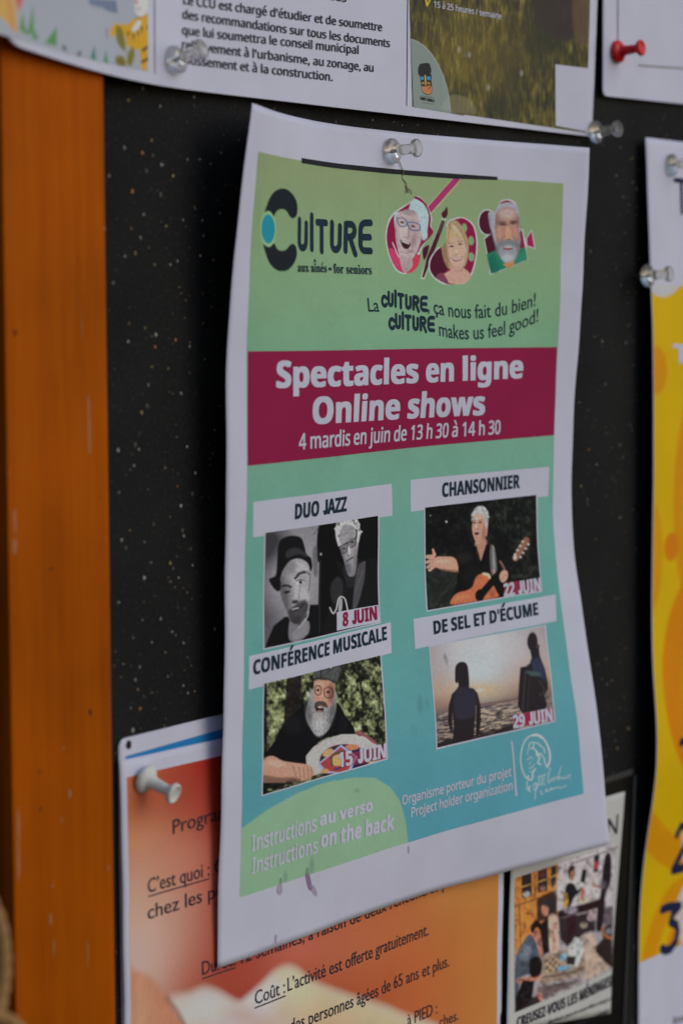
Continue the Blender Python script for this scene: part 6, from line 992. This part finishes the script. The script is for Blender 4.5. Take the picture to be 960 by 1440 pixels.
# ------------------------------------------------------------------ push pins
def clear_mat():
    m, N, K, b = new_mat('clear_plastic'); b.inputs['Base Color'].default_value = (.95, .93, .88, 1); b.inputs['Roughness'].default_value = .10
    b.inputs['IOR'].default_value = 1.33; b.inputs['Transmission Weight'].default_value = 1.0
    tc = N.new('ShaderNodeTexCoord'); n = N.new('ShaderNodeTexNoise'); n.inputs['Scale'].default_value = 500; K.new(tc.outputs['Object'], n.inputs[0])
    bp = N.new('ShaderNodeBump'); bp.inputs['Strength'].default_value = .12; bp.inputs['Distance'].default_value = .0003; K.new(n.outputs['Fac'], bp.inputs['Height']); K.new(bp.outputs[0], b.inputs['Normal']); return m
def cloudy(m):
    N, K = m.node_tree.nodes, m.node_tree.links; b = N['Principled BSDF']; out = [n for n in N if n.type == 'OUTPUT_MATERIAL'][0]
    t = N.new('ShaderNodeBsdfTranslucent'); t.inputs[0].default_value = (.86, .84, .78, 1); d = N.new('ShaderNodeBsdfDiffuse'); d.inputs[0].default_value = (.8, .77, .71, 1)
    m1 = N.new('ShaderNodeMixShader'); m1.inputs[0].default_value = .5; K.new(t.outputs[0], m1.inputs[1]); K.new(d.outputs[0], m1.inputs[2])
    m2 = N.new('ShaderNodeMixShader'); m2.inputs[0].default_value = .15; K.new(b.outputs[0], m2.inputs[1]); K.new(m1.outputs[0], m2.inputs[2]); K.new(m2.outputs[0], out.inputs[0]); return m
PM = {'clear': cloudy(clear_mat()), 'red': plain('red_plastic', (.75, .012, .016), .3, .4), 'white': plain('white_plastic', (.72, .72, .67), .4, .35)}
m, N, K, b = new_mat('pin_steel'); b.inputs['Metallic'].default_value = 1; b.inputs['Base Color'].default_value = (.5, .48, .45, 1); b.inputs['Roughness'].default_value = .3; M_STEEL = m
def lathe(name, prof, seg=40):
    vs = []; fs = []
    for r_, z_ in prof:
        for i in range(seg): a = 2 * math.pi * i / seg; vs.append((r_ * math.cos(a) * .001, r_ * math.sin(a) * .001, z_ * .001))
    k = len(prof)
    for j in range(k - 1):
        for i in range(seg): i2 = (i + 1) % seg; fs.append((j * seg + i, j * seg + i2, (j+1) * seg + i2, (j+1) * seg + i))
    fs.append(tuple(range(seg))[::-1]); fs.append(tuple((k-1) * seg + i for i in range(seg)))
    me = bpy.data.meshes.new(name); me.from_pydata(vs, [], fs); me.update()
    for p in me.polygons: p.use_smooth = len(p.vertices) == 4
    return me
PROF = [(3.4, 0), (4.2, .12), (4.55, .5), (4.6, 1.0), (4.45, 1.5), (4.0, 2.0), (3.2, 2.4), (2.6, 2.7), (2.35, 3.0), (2.3, 3.5), (2.0, 3.8), (1.9, 5.2), (1.72, 8.6), (1.75, 9.4), (2.1, 9.8), (2.8, 10.1), (3.15, 10.5), (3.25, 11.0), (3.15, 11.5), (2.8, 11.8), (2.4, 11.75), (2.2, 11.45), (1.2, 11.3), (.3, 11.25)]
me_pin = {k: lathe('pin_grip', PROF) for k in PM}
me_nd = lathe('needle', [(.05, -9.5), (.5, -7.5), (.52, 0), (.5, 3.0)], 12); me_nd.materials.append(M_STEEL)
for k in PM: me_pin[k].materials.append(PM[k])
for pb, ax, kind, lab, sc in PINS:
    t = bpy.data.objects.new('push_pin', None); COL.objects.link(t); t.empty_display_size = .005
    z = Bv(ax).normalized(); q = z.to_track_quat('Z', 'Y')
    t.rotation_mode = 'QUATERNION'; t.rotation_quaternion = q; t.location = B(*pb); t.scale = (sc,) * 3
    t['label'] = lab; t['category'] = 'push pin'; t['group'] = 'push pins on the notice board'
    for nm, me in (('pin_grip', me_pin[kind]), ('needle', me_nd)):
        o = bpy.data.objects.new(nm, me); COL.objects.link(o); o.parent = t
bpy.context.view_layer.update()

# ------------------------------------------------------------------ dry stalk under the pin, cord at the left
def tube(name, pts, rad, mat, parent=None, seg=8, k=6, kind=None, twist=0, strands=1, off=0.):
    P = Paint.smooth([np.array(p, float) for p in pts], False, k) if len(pts) > 2 else [np.array(p, float) for p in pts]
    P = np.array(P); T = np.gradient(P, axis=0); T /= np.linalg.norm(T, axis=1)[:, None]
    vs = []; fs = []; s = np.concatenate([[0], np.cumsum(np.linalg.norm(np.diff(P, axis=0), axis=1))])
    for st in range(strands):
        b0 = len(vs)
        for i, (p, t_) in enumerate(zip(P, T)):
            a = np.cross(t_, [.3, .2, 1.]); a /= np.linalg.norm(a); c = np.cross(t_, a)
            ph = s[i] * twist + 2 * math.pi * st / strands; ctr = p + off * (a * math.cos(ph) + c * math.sin(ph))
            rr = rad[min(i, len(rad)-1)] if isinstance(rad, (list, tuple)) else rad
            for j in range(seg): an = 2 * math.pi * j / seg; q_ = ctr + rr * (a * math.cos(an) + c * math.sin(an)); vs.append(B(q_[0], q_[1], q_[2]))
        for i in range(len(P) - 1):
            for j in range(seg): j2 = (j+1) % seg; fs.append((b0 + i*seg + j, b0 + i*seg + j2, b0 + (i+1)*seg + j2, b0 + (i+1)*seg + j))
        fs.append(tuple(b0 + j for j in range(seg))[::-1]); fs.append(tuple(b0 + (len(P)-1)*seg + j for j in range(seg)))
    me = bpy.data.meshes.new(name); me.from_pydata(vs, [], fs); me.update()
    for p in me.polygons: p.use_smooth = True
    return link(name, me, parent, mat, kind=kind)
def on_sheet(uvs, off=.35):
    out = []
    for i, (u, v) in enumerate(uvs): p = SHEETS['culture'].pos([u], [v], off + .25 * math.sin(i * 1.7))[0] * 1000; out.append((p[0], p[2], -p[1]))
    return out
M_STALK = plain('dry_stalk', (.26, .21, .14), .8); M_ROPE = plain('tan_cord', (.42, .23, .09), .85, .1)
th = thing('dry_stalk', 'thin dry brown plant stalk hanging below the centre pin of the culture poster', 'stalk', loc=at_sheet('culture', 108, 12))
tube('main_stem', on_sheet(THREAD), .17, M_STALK, th)
for tw in TWIGS: tube('twig', on_sheet(tw), .14, M_STALK, th)
cd_ = thing('tan_cord', 'blurred pale tan twisted cord beside the wooden frame at the lower left corner', 'cord', loc=tuple(ROPE[0][0]))
for r_ in ROPE: tube('cord_strand', r_, 1.1, M_ROPE, cd_, 10, 8, twist=.55, strands=3, off=1.0)
